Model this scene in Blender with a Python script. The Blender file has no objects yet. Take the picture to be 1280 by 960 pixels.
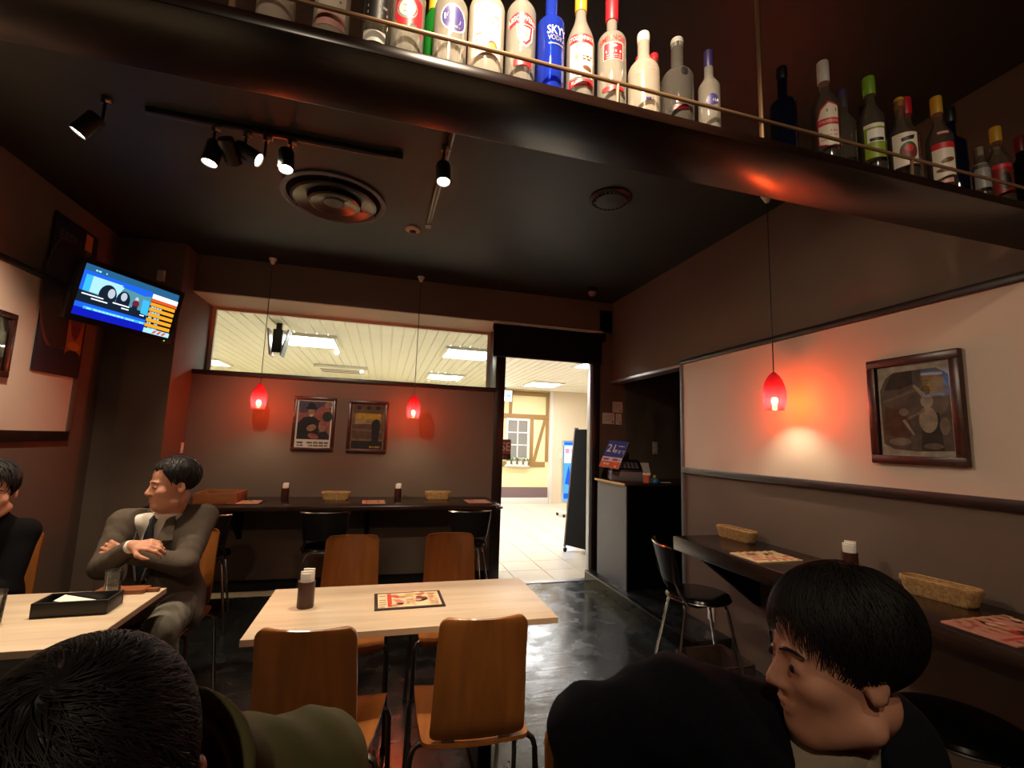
import bpy, bmesh, math, random
import numpy as np
from mathutils import Vector, Matrix, Euler
from mathutils.geometry import delaunay_2d_cdt

# ------------------------------------------------------------------ camera, world, lights, exposure
SC = bpy.context.scene
COL = SC.collection
PI = math.pi
R = math.radians

cam_data = bpy.data.cameras.new('camera')
cam_data.sensor_fit = 'HORIZONTAL'
cam_data.sensor_width = 36.0
cam_data.lens = 36.0 * 577.2 / 1280.0
cam_data.clip_start = 0.02
cam = bpy.data.objects.new('camera', cam_data)
COL.objects.link(cam)
_yaw, _pitch, _roll = 0.265684763, 0.124457140, -0.032292799
_f = Vector((math.sin(_yaw)*math.cos(_pitch), math.cos(_yaw)*math.cos(_pitch), math.sin(_pitch)))
_r = Vector((math.cos(_yaw), -math.sin(_yaw), 0))
_d = _f.cross(_r)
_r2 = math.cos(_roll)*_r + math.sin(_roll)*_d
_d2 = -math.sin(_roll)*_r + math.cos(_roll)*_d
cam.matrix_world = Matrix(((_r2.x, -_d2.x, -_f.x, 0), (_r2.y, -_d2.y, -_f.y, 0), (_r2.z, -_d2.z, -_f.z, 1.40), (0, 0, 0, 1)))
SC.camera = cam

w = bpy.data.worlds.new('world')
SC.world = w
w.use_nodes = True
w.node_tree.nodes['Background'].inputs[0].default_value = (0.012, 0.011, 0.010, 1)
w.node_tree.nodes['Background'].inputs[1].default_value = 1.0

SC.view_settings.view_transform = 'Standard'
SC.view_settings.look = 'None'
SC.view_settings.gamma = 1.0
SC.view_settings.use_curve_mapping = False
SC.view_settings.exposure = 0.12

WARM = (1.0, 0.80, 0.58)
POWER = dict(wall=80, table=105, left=115, left_table=75, right=66, bottles=150, counter=30, rear_fill=50, pendant=155, corridor=38.0, down=50)

def spot(name, loc, target, power, size=50, blend=0.5, col=WARM, radius=0.03):
    l = bpy.data.lights.new(name, 'SPOT')
    l.energy = power
    l.color = col
    l.spot_size = R(size)
    l.spot_blend = blend
    l.shadow_soft_size = radius
    o = bpy.data.objects.new(name, l)
    COL.objects.link(o)
    o.location = loc
    o.rotation_euler = (Vector(target) - Vector(loc)).to_track_quat('-Z', 'Y').to_euler()
    return o

# spots above and behind the camera; the last is unseen, added as fill
spot('spot_light', (0.10, 0.30, 2.93), (0.36, 1.02, 2.30), POWER['bottles'], 62, 0.9, (1.0, 0.80, 0.56))
spot('spot_light', (0.75, -0.55, 2.93), (2.2, 1.2, 0.8), POWER['counter'], 80, 0.7)
spot('spot_light', (-0.6, -1.1, 2.93), (0.1, 1.0, 0.6), POWER['rear_fill'], 110, 0.8)

# ------------------------------------------------------------------ materials
def lin(c):
    if isinstance(c, str):
        c = c.lstrip('#')
        c = [int(c[i:i+2], 16)/255 for i in (0, 2, 4)]
        c = [x/12.92 if x <= 0.04045 else ((x+0.055)/1.055)**2.4 for x in c]
    return (c[0], c[1], c[2], 1)

MATS = {}
def mat(name, col, rough=0.5, metal=0.0, spec=0.5, noise=None, bump=None, emit=None, coat=0.0):
    """noise=(scale, dark factor), bump=(scale, strength)"""
    m = bpy.data.materials.new(name)
    m.use_nodes = True
    nt = m.node_tree
    b = nt.nodes['Principled BSDF']
    b.inputs['Base Color'].default_value = lin(col)
    b.inputs['Roughness'].default_value = rough
    b.inputs['Metallic'].default_value = metal
    b.inputs['Specular IOR Level'].default_value = spec
    b.inputs['Coat Weight'].default_value = coat
    m.diffuse_color = lin(col)
    if noise or bump:
        tc = nt.nodes.new('ShaderNodeTexCoord')
    if noise:
        n = nt.nodes.new('ShaderNodeTexNoise')
        n.inputs['Scale'].default_value = noise[0]
        n.inputs['Detail'].default_value = 6
        nt.links.new(tc.outputs['Object'], n.inputs['Vector'])
        mx = nt.nodes.new('ShaderNodeMix')
        mx.data_type = 'RGBA'
        c = lin(col)
        mx.inputs[6].default_value = (c[0]*noise[1], c[1]*noise[1], c[2]*noise[1], 1)
        mx.inputs[7].default_value = c
        rp = nt.nodes.new('ShaderNodeMapRange')
        rp.inputs[1].default_value = 0.35
        rp.inputs[2].default_value = 0.65
        nt.links.new(n.outputs['Fac'], rp.inputs[0])
        nt.links.new(rp.outputs[0], mx.inputs[0])
        nt.links.new(mx.outputs[2], b.inputs['Base Color'])
    if bump:
        n2 = nt.nodes.new('ShaderNodeTexNoise')
        n2.inputs['Scale'].default_value = bump[0]
        n2.inputs['Detail'].default_value = 4
        nt.links.new(tc.outputs['Object'], n2.inputs['Vector'])
        bp = nt.nodes.new('ShaderNodeBump')
        bp.inputs['Strength'].default_value = bump[1]
        bp.inputs['Distance'].default_value = 0.004
        nt.links.new(n2.outputs['Fac'], bp.inputs['Height'])
        nt.links.new(bp.outputs['Normal'], b.inputs['Normal'])
    if emit:
        b.inputs['Emission Color'].default_value = lin(emit[0])
        b.inputs['Emission Strength'].default_value = emit[1]
    MATS[name] = m
    return m

def wood(name, c1, c2, scale=(1, 12, 12), rough=0.45, coat=0.0, spec=0.5):
    m = mat(name, c1, rough, coat=coat, spec=spec)
    nt = m.node_tree
    b = nt.nodes['Principled BSDF']
    tc = nt.nodes.new('ShaderNodeTexCoord')
    mp = nt.nodes.new('ShaderNodeMapping')
    mp.inputs['Scale'].default_value = scale
    n = nt.nodes.new('ShaderNodeTexNoise')
    n.inputs['Scale'].default_value = 3.0
    n.inputs['Detail'].default_value = 8
    n.inputs['Distortion'].default_value = 0.6
    rp = nt.nodes.new('ShaderNodeValToRGB')
    rp.color_ramp.elements[0].position = 0.33
    rp.color_ramp.elements[1].position = 0.68
    rp.color_ramp.elements[0].color = lin(c2)
    rp.color_ramp.elements[1].color = lin(c1)
    nt.links.new(tc.outputs['Object'], mp.inputs[0])
    nt.links.new(mp.outputs[0], n.inputs['Vector'])
    nt.links.new(n.outputs['Fac'], rp.inputs[0])
    nt.links.new(rp.outputs[0], b.inputs['Base Color'])
    return m

def glass_mat(name, tint, gloss=1.0, body=None, body_fac=0.0, ior=1.45, rough=0.02):
    """thin pane: tinted see-through, fresnel gloss, and a share of milky body"""
    m = bpy.data.materials.new(name)
    m.use_nodes = True
    nt = m.node_tree
    nt.nodes.remove(nt.nodes['Principled BSDF'])
    out = nt.nodes['Material Output']
    tr = nt.nodes.new('ShaderNodeBsdfTransparent')
    tr.inputs[0].default_value = lin(tint)
    last = tr
    if body:
        df = nt.nodes.new('ShaderNodeBsdfDiffuse')
        df.inputs[0].default_value = lin(body)
        tl = nt.nodes.new('ShaderNodeBsdfTranslucent')
        tl.inputs[0].default_value = lin(body)
        a = nt.nodes.new('ShaderNodeMixShader')
        a.inputs[0].default_value = 0.5
        nt.links.new(df.outputs[0], a.inputs[1])
        nt.links.new(tl.outputs[0], a.inputs[2])
        b = nt.nodes.new('ShaderNodeMixShader')
        b.inputs[0].default_value = body_fac
        nt.links.new(tr.outputs[0], b.inputs[1])
        nt.links.new(a.outputs[0], b.inputs[2])
        last = b
    gl = nt.nodes.new('ShaderNodeBsdfGlossy')
    gl.inputs['Roughness'].default_value = rough
    fr = nt.nodes.new('ShaderNodeFresnel')
    fr.inputs[0].default_value = ior
    mul = nt.nodes.new('ShaderNodeMath')
    mul.operation = 'MULTIPLY'
    mul.inputs[1].default_value = gloss
    nt.links.new(fr.outputs[0], mul.inputs[0])
    mx = nt.nodes.new('ShaderNodeMixShader')
    nt.links.new(mul.outputs[0], mx.inputs[0])
    nt.links.new(last.outputs[0], mx.inputs[1])
    nt.links.new(gl.outputs[0], mx.inputs[2])
    nt.links.new(mx.outputs[0], out.inputs[0])
    MATS[name] = m
    return m

def glow(name, col, strength):
    m = bpy.data.materials.new(name)
    m.use_nodes = True
    nt = m.node_tree
    nt.nodes.remove(nt.nodes['Principled BSDF'])
    e = nt.nodes.new('ShaderNodeEmission')
    e.inputs[0].default_value = lin(col)
    e.inputs[1].default_value = strength
    nt.links.new(e.outputs[0], nt.nodes['Material Output'].inputs[0])
    MATS[name] = m
    return m

def slate(name):
    m = mat(name, '#242524', 0.3, spec=1.0)
    nt = m.node_tree
    b = nt.nodes['Principled BSDF']
    tc = nt.nodes.new('ShaderNodeTexCoord')
    mp = nt.nodes.new('ShaderNodeMapping')
    mp.inputs['Rotation'].default_value = (0, 0, R(35))
    mp.inputs['Scale'].default_value = (1.5, 9, 1)
    n = nt.nodes.new('ShaderNodeTexNoise')
    n.inputs['Scale'].default_value = 1.7
    n.inputs['Detail'].default_value = 9
    n.inputs['Distortion'].default_value = 1.6
    rp = nt.nodes.new('ShaderNodeValToRGB')
    e = rp.color_ramp.elements
    e[0].position = 0.35; e[0].color = lin('#1a1d1d')
    e[1].position = 0.60; e[1].color = lin('#212524')
    x = e.new(0.72); x.color = lin('#2b2f2e')
    n2 = nt.nodes.new('ShaderNodeTexNoise')
    n2.inputs['Scale'].default_value = 6.5
    n2.inputs['Detail'].default_value = 8
    mr = nt.nodes.new('ShaderNodeMapRange')
    mr.inputs[1].default_value = 0.3; mr.inputs[2].default_value = 0.7
    mr.inputs[3].default_value = 0.13; mr.inputs[4].default_value = 0.34
    bp = nt.nodes.new('ShaderNodeBump')
    bp.inputs['Strength'].default_value = 0.32
    bp.inputs['Distance'].default_value = 0.004
    nt.links.new(tc.outputs['Object'], mp.inputs[0])
    nt.links.new(mp.outputs[0], n.inputs['Vector'])
    nt.links.new(tc.outputs['Object'], n2.inputs['Vector'])
    nt.links.new(n.outputs['Fac'], rp.inputs[0])
    nt.links.new(rp.outputs[0], b.inputs['Base Color'])
    nt.links.new(n2.outputs['Fac'], mr.inputs[0])
    nt.links.new(mr.outputs[0], b.inputs['Roughness'])
    nt.links.new(n.outputs['Fac'], bp.inputs['Height'])
    nt.links.new(bp.outputs['Normal'], b.inputs['Normal'])
    return m

slate('slate')
mat('brown_wall', '#6b594c', 0.75, noise=(2.0, 0.92), bump=(60, 0.15))
mat('cream_wall', '#d8c2b0', 0.7, bump=(60, 0.12))
mat('soffit_cream', '#d9c8b2', 0.6)
mat('black_ceiling', '#292c27', 0.5, spec=0.4, noise=(1.2, 0.75), bump=(3, 0.3))
mat('black', '#0c0b0b', 0.45)
mat('matte_black', '#100f0f', 0.9, spec=0.2)
mat('gloss_black', '#080808', 0.18)
wood('dark_trim', '#2c1c16', '#1c110d', (6, 6, 6), 0.35)
wood('walnut', '#33211a', '#1d120e', (1.2, 9, 9), 0.22, spec=0.6)
wood('walnut_long', '#33211a', '#1d120e', (9, 1.2, 9), 0.22, spec=0.6)
wood('shelf_wood', '#2a1812', '#1a0e0a', (0.8, 8, 8), 0.24, spec=0.28)
wood('table_wood', '#dcc7ab', '#c9b294', (0.7, 9, 9), 0.38)
mat('table_edge', '#c7a98b', 0.5)
wood('chair_wood', '#a8672f', '#8c5424', (7, 0.9, 1.0), 0.33, coat=0.15)
wood('frame_wood', '#4a231a', '#2d130e', (8, 8, 8), 0.3)
wood('board_wood', '#94552c', '#7a431f', (1, 8, 8), 0.5)
mat('chrome', '#c9c4bd', 0.16, 1.0)
mat('dark_chrome', '#6d6661', 0.28, 1.0)
mat('steel', '#a9a8a6', 0.35, 1.0)
mat('alu', '#b4b7ba', 0.4, 0.6)
mat('brass', '#b8906c', 0.32, 0.55)
mat('white', '#e8e2d8', 0.55)
mat('paper', '#e9d9cc', 0.8)
mat('switch_white', '#d7cdbf', 0.45)
mat('grey_panel', '#6d7176', 0.5)
mat('cream_metal', '#f3eee0', 0.45)
mat('corridor_wall', '#f1e4ae', 0.6)
mat('corridor_beige', '#ead9bd', 0.5)
mat('timber_paint', '#a07a48', 0.6)
mat('mauve_base', '#7d6464', 0.6)
mat('tile', '#e7ddcb', 0.22, noise=(3, 0.92))
mat('grout', '#b9a688', 0.8)
mat('grey_glass', '#8d8880', 0.25)
mat('leaf', '#5d7a43', 0.7)
mat('wicker', '#c39a63', 0.7, noise=(70, 0.6), bump=(120, 0.8))
mat('wicker_dark', '#3a2216', 0.7, noise=(60, 0.5), bump=(120, 0.8))
mat('brown_plastic', '#45241b', 0.4)
mat('tray_black', '#17130f', 0.45)
mat('skin', '#c98f73', 0.55, spec=0.35)
mat('lip', '#a9625a', 0.5)
mat('hair', '#0f0c0b', 0.5, spec=0.4)
mat('hair_strand', '#17120f', 0.55, spec=0.25)
mat('suit', '#5b5147', 0.85, noise=(160, 0.8), bump=(200, 0.2), spec=0.2)
mat('trousers', '#6b675b', 0.85, noise=(160, 0.85), spec=0.2)
mat('shirt_white', '#e4ddd2', 0.75)
mat('tie', '#1d212b', 0.5)
mat('navy_knit', '#14151b', 0.95, noise=(120, 0.7), spec=0.15)
mat('black_knit', '#0b0a0c', 0.95, spec=0.15)
mat('shirt_cream', '#a99a84', 0.8)
mat('olive', '#5f5b38', 0.8, noise=(9, 0.86), spec=0.25)
mat('olive_lining', '#8f8063', 0.85)
mat('eye_white', '#d8d2c8', 0.25)
mat('eye_dark', '#120c08', 0.45)
mat('orange_cup', '#b8602f', 0.6)
mat('tissue', '#eee6dc', 0.85)
mat('blue_plastic', '#2b6f94', 0.4)
mat('yellow_plastic', '#c9a23a', 0.4)
mat('rubber', '#0f0f0f', 0.8)
glass_mat('window_glass', '#f2f4ee', 1.0)
glass_mat('picture_glass', '#ffffff', 0.9)
glass_mat('tumbler_glass', '#eef0ee', 1.0, '#d8d4cc', 0.10)
glass_mat('water', '#e6ebea', 1.0, '#d8d4cc', 0.12, 1.33)
glass_mat('red_glass', (1.0, 0.13, 0.035), 0.8, (0.95, 0.02, 0.03), 0.35)
glass_mat('red_glass_deep', (0.24, 0.012, 0.008), 0.8, (0.42, 0.008, 0.012), 0.45)
glow('bulb', '#ffe2bd', 1.0)
glow('panel_light', '#fbfcff', POWER['corridor'])
glow('lamp_face', '#ffe9cf', 22.0)

# ------------------------------------------------------------------ mesh helpers
class MB:
    def __init__(s):
        s.v = []; s.f = []; s.mi = []; s.m = 0
    def add(s, vs, fs):
        n = len(s.v)
        s.v += [tuple(v) for v in vs]
        s.f += [tuple(i+n for i in f) for f in fs]
        s.mi += [s.m]*len(fs)
        return s
    def box(s, x0, x1, y0, y1, z0, z1):
        return s.add([(x0,y0,z0),(x1,y0,z0),(x1,y1,z0),(x0,y1,z0),(x0,y0,z1),(x1,y0,z1),(x1,y1,z1),(x0,y1,z1)],
                     [(0,3,2,1),(4,5,6,7),(0,1,5,4),(1,2,6,5),(2,3,7,6),(3,0,4,7)])
    def obox(s, c, half, rot=None):
        rot = rot or Matrix.Identity(3)
        n = len(s.v)
        s.box(-half[0], half[0], -half[1], half[1], -half[2], half[2])
        for i in range(n, len(s.v)):
            s.v[i] = tuple(rot @ Vector(s.v[i]) + Vector(c))
        return s
    def beam(s, a, b, w, h, up=(0,0,1)):
        a = Vector(a); b = Vector(b)
        d = (b-a); L = d.length; d.normalize()
        u = Vector(up); x = d.cross(u).normalized(); u = x.cross(d)
        rot = Matrix((x, d, u)).transposed()
        return s.obox((a+b)/2, (w/2, L/2, h/2), rot)
    def tube(s, pts, r, n=8, cap=True, closed=False):
        P = [Vector(p) for p in pts]
        rr = r if isinstance(r, (list, tuple)) else [r]*len(P)
        vs = []; fs = []
        t0 = (P[1]-P[0]).normalized()
        a = t0.orthogonal().normalized()
        N = len(P)
        for i, p in enumerate(P):
            if closed: t = (P[(i+1) % N]-P[i-1]).normalized()
            elif i == 0: t = t0
            elif i == N-1: t = (P[i]-P[i-1]).normalized()
            else:
                t = ((P[i]-P[i-1]).normalized()+(P[i+1]-P[i]).normalized())
                t = t.normalized() if t.length > 1e-6 else (P[i]-P[i-1]).normalized()
            a = (a - t*a.dot(t)).normalized()
            b = t.cross(a)
            for k in range(n):
                an = 2*PI*k/n
                vs.append(p + (a*math.cos(an)+b*math.sin(an))*rr[i])
        segs = N if closed else N-1
        for i in range(segs):
            j = (i+1) % N
            for k in range(n):
                k2 = (k+1) % n
                fs.append((i*n+k, i*n+k2, j*n+k2, j*n+k))
        if cap and not closed:
            fs.append(tuple(range(n-1, -1, -1)))
            fs.append(tuple((N-1)*n+k for k in range(n)))
        return s.add(vs, fs)
    def lathe(s, prof, n=24, c=(0,0,0), caps=True, rot=None):
        vs = []; fs = []
        for r, z in prof:
            for k in range(n):
                a = 2*PI*k/n
                p = Vector((r*math.cos(a), r*math.sin(a), z))
                if rot: p = rot @ p
                vs.append(p + Vector(c))
        for i in range(len(prof)-1):
            for k in range(n):
                k2 = (k+1) % n
                fs.append((i*n+k, i*n+k2, (i+1)*n+k2, (i+1)*n+k))
        if caps:
            if prof[0][0] > 1e-4: fs.append(tuple(range(n-1, -1, -1)))
            if prof[-1][0] > 1e-4: fs.append(tuple((len(prof)-1)*n+k for k in range(n)))
        return s.add(vs, fs)
    def prism(s, poly, f0, f1):
        """poly: 2d points; f0,f1: functions (u,v)->3d for the two faces"""
        n = len(poly)
        vs = [f0(*p) for p in poly]+[f1(*p) for p in poly]
        fs = [tuple(range(n-1, -1, -1)), tuple(range(n, 2*n))]
        for k in range(n):
            k2 = (k+1) % n
            fs.append((k, k2, n+k2, n+k))
        return s.add(vs, fs)
    def grid(s, P):
        """P[i][j] 3d points -> quads"""
        a = len(P); b = len(P[0])
        vs = [p for row in P for p in row]
        fs = [(i*b+j, i*b+j+1, (i+1)*b+j+1, (i+1)*b+j) for i in range(a-1) for j in range(b-1)]
        return s.add(vs, fs)
    def build(s, name, mats, parent=None, bevel=0.0, smooth=False, seg=2, ang=35):
        if isinstance(mats, str): mats = [mats]
        me = bpy.data.meshes.new(name)
        me.from_pydata([tuple(v) for v in s.v], [], s.f)
        for m in mats: me.materials.append(MATS[m] if isinstance(m, str) else m)
        for p, i in zip(me.polygons, s.mi): p.material_index = i
        bm = bmesh.new(); bm.from_mesh(me)
        bmesh.ops.recalc_face_normals(bm, faces=bm.faces)
        if bevel:
            ed = [e for e in bm.edges if len(e.link_faces) == 2 and e.calc_face_angle(0) > 0.6]
            bmesh.ops.bevel(bm, geom=ed, offset=bevel, segments=seg, affect='EDGES', profile=0.5, clamp_overlap=True)
        bm.to_mesh(me); bm.free()
        if smooth or bevel:
            for p in me.polygons: p.use_smooth = True
            me.set_sharp_from_angle(angle=R(ang))
        o = bpy.data.objects.new(name, me)
        COL.objects.link(o)
        if parent: o.parent = parent
        return o

def tag(o, label=None, cat=None, group=None, kind=None):
    if label: o['label'] = label
    if cat: o['category'] = cat
    if group: o['group'] = group
    if kind: o['kind'] = kind
    return o

def thing(name, label, cat, loc=(0,0,0), rz=0.0, group=None):
    o = bpy.data.objects.new(name, None)
    o.empty_display_size = 0.05
    COL.objects.link(o)
    o.location = loc
    o.rotation_euler = (0, 0, rz)
    return tag(o, label, cat, group)

def copy_tree(root, loc, rz, label, group=None):
    c = root.copy(); COL.objects.link(c)
    c.location = loc; c.rotation_euler = (0, 0, rz)
    c['label'] = label
    if group: c['group'] = group
    def rec(src, dst):
        for ch in src.children:
            d = ch.copy(); COL.objects.link(d); d.parent = dst
            rec(ch, d)
    rec(root, c)
    return c

def struct(name, mb, m, parent=None, **k):
    o = mb.build(name, m, parent, **k)
    if not parent: o['kind'] = 'structure'
    return o

def box(*a): return MB().box(*a)

_tc = {}
def text2d(t, size):
    """filled glyph outlines of a string, centred, as 2d verts and faces"""
    if t not in _tc:
        cu = bpy.data.curves.new('t', 'FONT')
        cu.body = t; cu.size = 1.0; cu.align_x = 'CENTER'; cu.align_y = 'CENTER'
        cu.resolution_u = 2; cu.offset = 0.012
        ob = bpy.data.objects.new('t', cu)
        COL.objects.link(ob)
        dg = bpy.context.evaluated_depsgraph_get()
        ev = ob.evaluated_get(dg)
        me = ev.to_mesh()
        _tc[t] = ([(v.co.x, v.co.y) for v in me.vertices], [tuple(p.vertices) for p in me.polygons])
        ev.to_mesh_clear()
        bpy.data.objects.remove(ob); bpy.data.curves.remove(cu)
    vs, fs = _tc[t]
    return [(x*size, y*size) for x, y in vs], fs

class Art:
    """flat print built of thin layered shapes; P(u,v,l) maps print metres to 3d"""
    def __init__(s, P=None, Rc=None, z0=0.0):
        s.mb = MB(); s.mats = []; s.l = 0
        s.P = P or (lambda u, v, l: (u, -l, v))
        if Rc:
            s.P = lambda u, v, l: ((Rc(v)+l)*math.sin(u/Rc(v)), -(Rc(v)+l)*math.cos(u/Rc(v)), v)
        s.curved = bool(Rc)
    def _m(s, m):
        if m not in s.mats: s.mats.append(m)
        s.mb.m = s.mats.index(m)
        s.l += 1
        return 0.0004 + 0.00022*s.l
    def rect(s, u0, v0, u1, v1, m):
        l = s._m(m)
        n = 10 if s.curved else 1
        nv = 4 if s.curved else 1
        s.mb.grid([[s.P(u0+(u1-u0)*i/n, v0+(v1-v0)*j/nv, l) for j in range(nv+1)] for i in range(n+1)])
        return s
    def ell(s, cu, cv, ru, rv, m, n=20, rot=0):
        l = s._m(m)
        c, sn = math.cos(rot), math.sin(rot)
        rings = (0.5, 1.0) if s.curved else (1.0,)
        vs = [s.P(cu, cv, l)]
        fs = []
        for q, f in enumerate(rings):
            for k in range(n):
                a = 2*PI*k/n
                x, y = ru*f*math.cos(a), rv*f*math.sin(a)
                vs.append(s.P(cu+x*c-y*sn, cv+x*sn+y*c, l))
        for k in range(n):
            k2 = (k+1) % n
            fs.append((0, 1+k, 1+k2))
            if len(rings) > 1: fs.append((1+k, 1+n+k, 1+n+k2, 1+k2))
        s.mb.add(vs, fs)
        return s
    def poly(s, pts, m):
        l = s._m(m)
        if s.curved:
            inside = lambda x, y: sum(((y1 > y) != (y2 > y)) and x < (x2-x1)*(y-y1)/(y2-y1)+x1 for (x1, y1), (x2, y2) in zip(pts, pts[1:]+pts[:1])) % 2
            us = [p[0] for p in pts]; vs_ = [p[1] for p in pts]
            ex = []
            for (x1, y1), (x2, y2) in zip(pts, pts[1:]+pts[:1]):
                n = max(1, int(abs(x2-x1)/0.006)); ex += [(x1+(x2-x1)*k/n, y1+(y2-y1)*k/n) for k in range(n)]
            n0 = len(ex)
            x = min(us)+0.003
            while x < max(us):
                y = min(vs_)+0.004
                while y < max(vs_):
                    if inside(x, y) and all((x-a)**2+(y-b)**2 > 9e-6 for a, b in ex[:n0]): ex.append((x, y))
                    y += 0.010
                x += 0.006
            r_ = delaunay_2d_cdt([Vector(p) for p in ex], [], [list(range(n0))], 1, 1e-6)
            s.mb.add([s.P(p.x, p.y, l) for p in r_[0]], [tuple(f) for f in r_[2]])
            return s
        s.mb.add([s.P(u, v, l) for u, v in pts], [tuple(range(len(pts)))])
        return s
    def text(s, t, cu, cv, size, m, sx=1.0, arc=0.0, rot=0.0):
        l = s._m(m)
        vs, fs = text2d(t, size)
        c, sn = math.cos(rot), math.sin(rot)
        s.mb.add([s.P(cu+(x*c-y*sn)*sx, cv+x*sn+y*c-arc*(x*sx)**2, l) for x, y in vs], fs)
        return s
    def lines(s, u0, u1, v0, v1, n, m, fill=0.45, seed=1):
        """rows of unreadable small print as broken dashes"""
        l = s._m(m)
        rnd = random.Random(seed)
        h = (v1-v0)/n
        for i in range(n):
            u = u0
            while u < u1:
                wd = min(rnd.uniform(0.6, 2.2)*h, u1-u)
                if rnd.random() > 0.15:
                    s.mb.add([s.P(u, v0+i*h, l), s.P(u+wd, v0+i*h, l), s.P(u+wd, v0+(i+fill)*h, l), s.P(u, v0+(i+fill)*h, l)], [(0,1,2,3)])
                u += wd + 0.35*h
        return s
    def split(s):
        """start a separate piece"""
        s.done = getattr(s, 'done', [])+[(s.mb, s.mats)]
        s.mb = MB(); s.mats = []
        return s
    def build(s, name, parent):
        for mb, ms in getattr(s, 'done', []): mb.build(name, ms, parent, smooth=s.curved)
        return s.mb.build(name, s.mats, parent, smooth=s.curved)

def flat(name, col, rough=0.6, noise=None):
    if name not in MATS: mat(name, col, rough, noise=noise)
    return name

# ================================================================== SETTING
XR, XL, YH, YW, YG, H = 2.40, -2.22, 4.61, 4.80, 5.13, 2.99   # right wall, left wall, header face, lower wall, glass, ceiling

struct('floor', box(XL-0.1, 3.6, -2.6, 4.62, -0.1, 0.0), 'slate')
struct('ceiling', box(XL-0.1, 3.6, -2.6, 5.15, H, H+0.1), 'black_ceiling')
struct('wall_rear', box(XL-0.1, XR+0.1, -2.7, -2.6, 0, H), 'brown_wall')

# left wall, its cream band and rails, the pillar
wl = struct('wall_left', box(XL-0.12, XL, -2.6, 5.15, 0, H), 'brown_wall')
struct('panel', box(XL, XL+0.006, -2.6, 4.085, 1.372, 2.355), 'cream_wall', wl)
struct('trim_left_lower', box(XL, XL+0.024, -2.6, 4.10, 1.305, 1.372), 'dark_trim', bevel=0.004)
struct('trim_left_upper', box(XL, XL+0.020, -2.6, 4.10, 2.355, 2.395), 'dark_trim', bevel=0.004)
struct('trim_left_end', box(XL, XL+0.018, 4.085, 4.125, 1.372, 2.355), 'brown_wall', bevel=0.003)
struct('pillar', box(-2.06, -1.72, 4.38, 5.15, 0, H), 'brown_wall', bevel=0.004)
struct('pillar_recess', box(XL, -2.06, 4.42, 5.15, 0, H), 'brown_wall')

# back wall: dark header over a deep window, lower wall, posts of the doorway
hd = struct('wall_header', box(-1.72, XR+0.1, YH, 5.15, 2.65, H), 'brown_wall')
struct('soffit', box(-1.72, 1.14, YH+0.004, 5.15, 2.642, 2.65), 'soffit_cream', hd)
struct('wall_back', box(-1.72, 1.14, YW, 5.15, 0, 1.925), 'brown_wall')
struct('trim_sill', box(-1.72, 1.14, YW-0.025, 5.16, 1.925, 1.967), 'dark_trim', bevel=0.005)
struct('baseboard_back', box(-1.72, 1.12, YW-0.014, YW, 0, 0.09), 'matte_black', bevel=0.003)
struct('trim_door_left', box(1.12, 1.225, YW-0.02, 5.16, 0, 2.642), 'dark_trim', bevel=0.005)
dr = struct('trim_door_right', box(2.172, 2.25, YH-0.02, YH+0.12, 0, 2.65), 'dark_trim', bevel=0.005)
struct('liner', box(2.140, 2.172, YH-0.004, YH+0.07, 0, 2.65), 'alu', dr, bevel=0.003)
struct('trim_threshold', box(1.14, 2.16, 4.585, 4.66, -0.002, 0.006), 'steel')
wn = struct('window_1', MB().box(-1.72, -1.685, YG-0.02, YG+0.02, 1.967, 2.642).box(1.085, 1.12, YG-0.02, YG+0.02, 1.967, 2.642)
            .box(-1.685, 1.085, YG-0.02, YG+0.02, 2.615, 2.642), 'soffit_cream')
struct('pane', box(-1.685, 1.085, YG-0.004, YG+0.004, 1.967, 2.615), 'window_glass', wn)

# nook with the till on its platform
struct('wall_nook_back', box(2.25, 3.4, YH, YH+0.12, 0, 2.9), 'brown_wall')
struct('wall_nook_side', box(3.4, 3.5, 2.9, YH+0.12, 0, 2.9), 'matte_black')
struct('wall_nook_front', box(XR+0.12, 3.4, 3.23, 3.35, 0, 2.9), 'matte_black')
struct('ceiling_nook', box(XR+0.12, 3.5, 3.23, YH+0.12, 2.45, 2.55), 'matte_black')
ft = struct('floor_platform', MB().box(2.10, XR, 2.84, 3.35, 0, 0.105).box(2.10, 3.4, 3.35, YH, 0, 0.105), 'slate', bevel=0.004)
struct('nosing', box(2.085, 2.125, 2.83, YH-0.03, 0.098, 0.112), 'dark_chrome', ft, bevel=0.003)
struct('riser', box(2.090, 2.10, 2.835, YH-0.03, 0.0, 0.098), 'gloss_black', ft)

# right wall with a lintel over the nook, cream band between two rails
wr = struct('wall_right', MB().box(XR, XR+0.12, -2.6, 3.35, 0, H).box(XR, XR+0.12, 3.35, YH, 2.10, H), 'brown_wall')
struct('panel', box(XR-0.006, XR, -2.6, 3.325, 1.238, 2.092), 'cream_wall', wr)
struct('trim_right_lower', box(XR-0.028, XR, -2.6, 3.34, 1.192, 1.238), 'dark_trim', bevel=0.006)
struct('trim_right_upper', box(XR-0.024, XR, -2.6, 3.34, 2.092, 2.130), 'dark_trim', bevel=0.006)
struct('trim_nook_post', box(XR-0.016, XR+0.126, 3.33, 3.362, 0.105, 2.10), 'grey_panel', bevel=0.003)
struct('trim_nook_lintel', box(XR-0.014, XR+0.126, 3.362, YH, 2.076, 2.104), 'alu', bevel=0.003)

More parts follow.
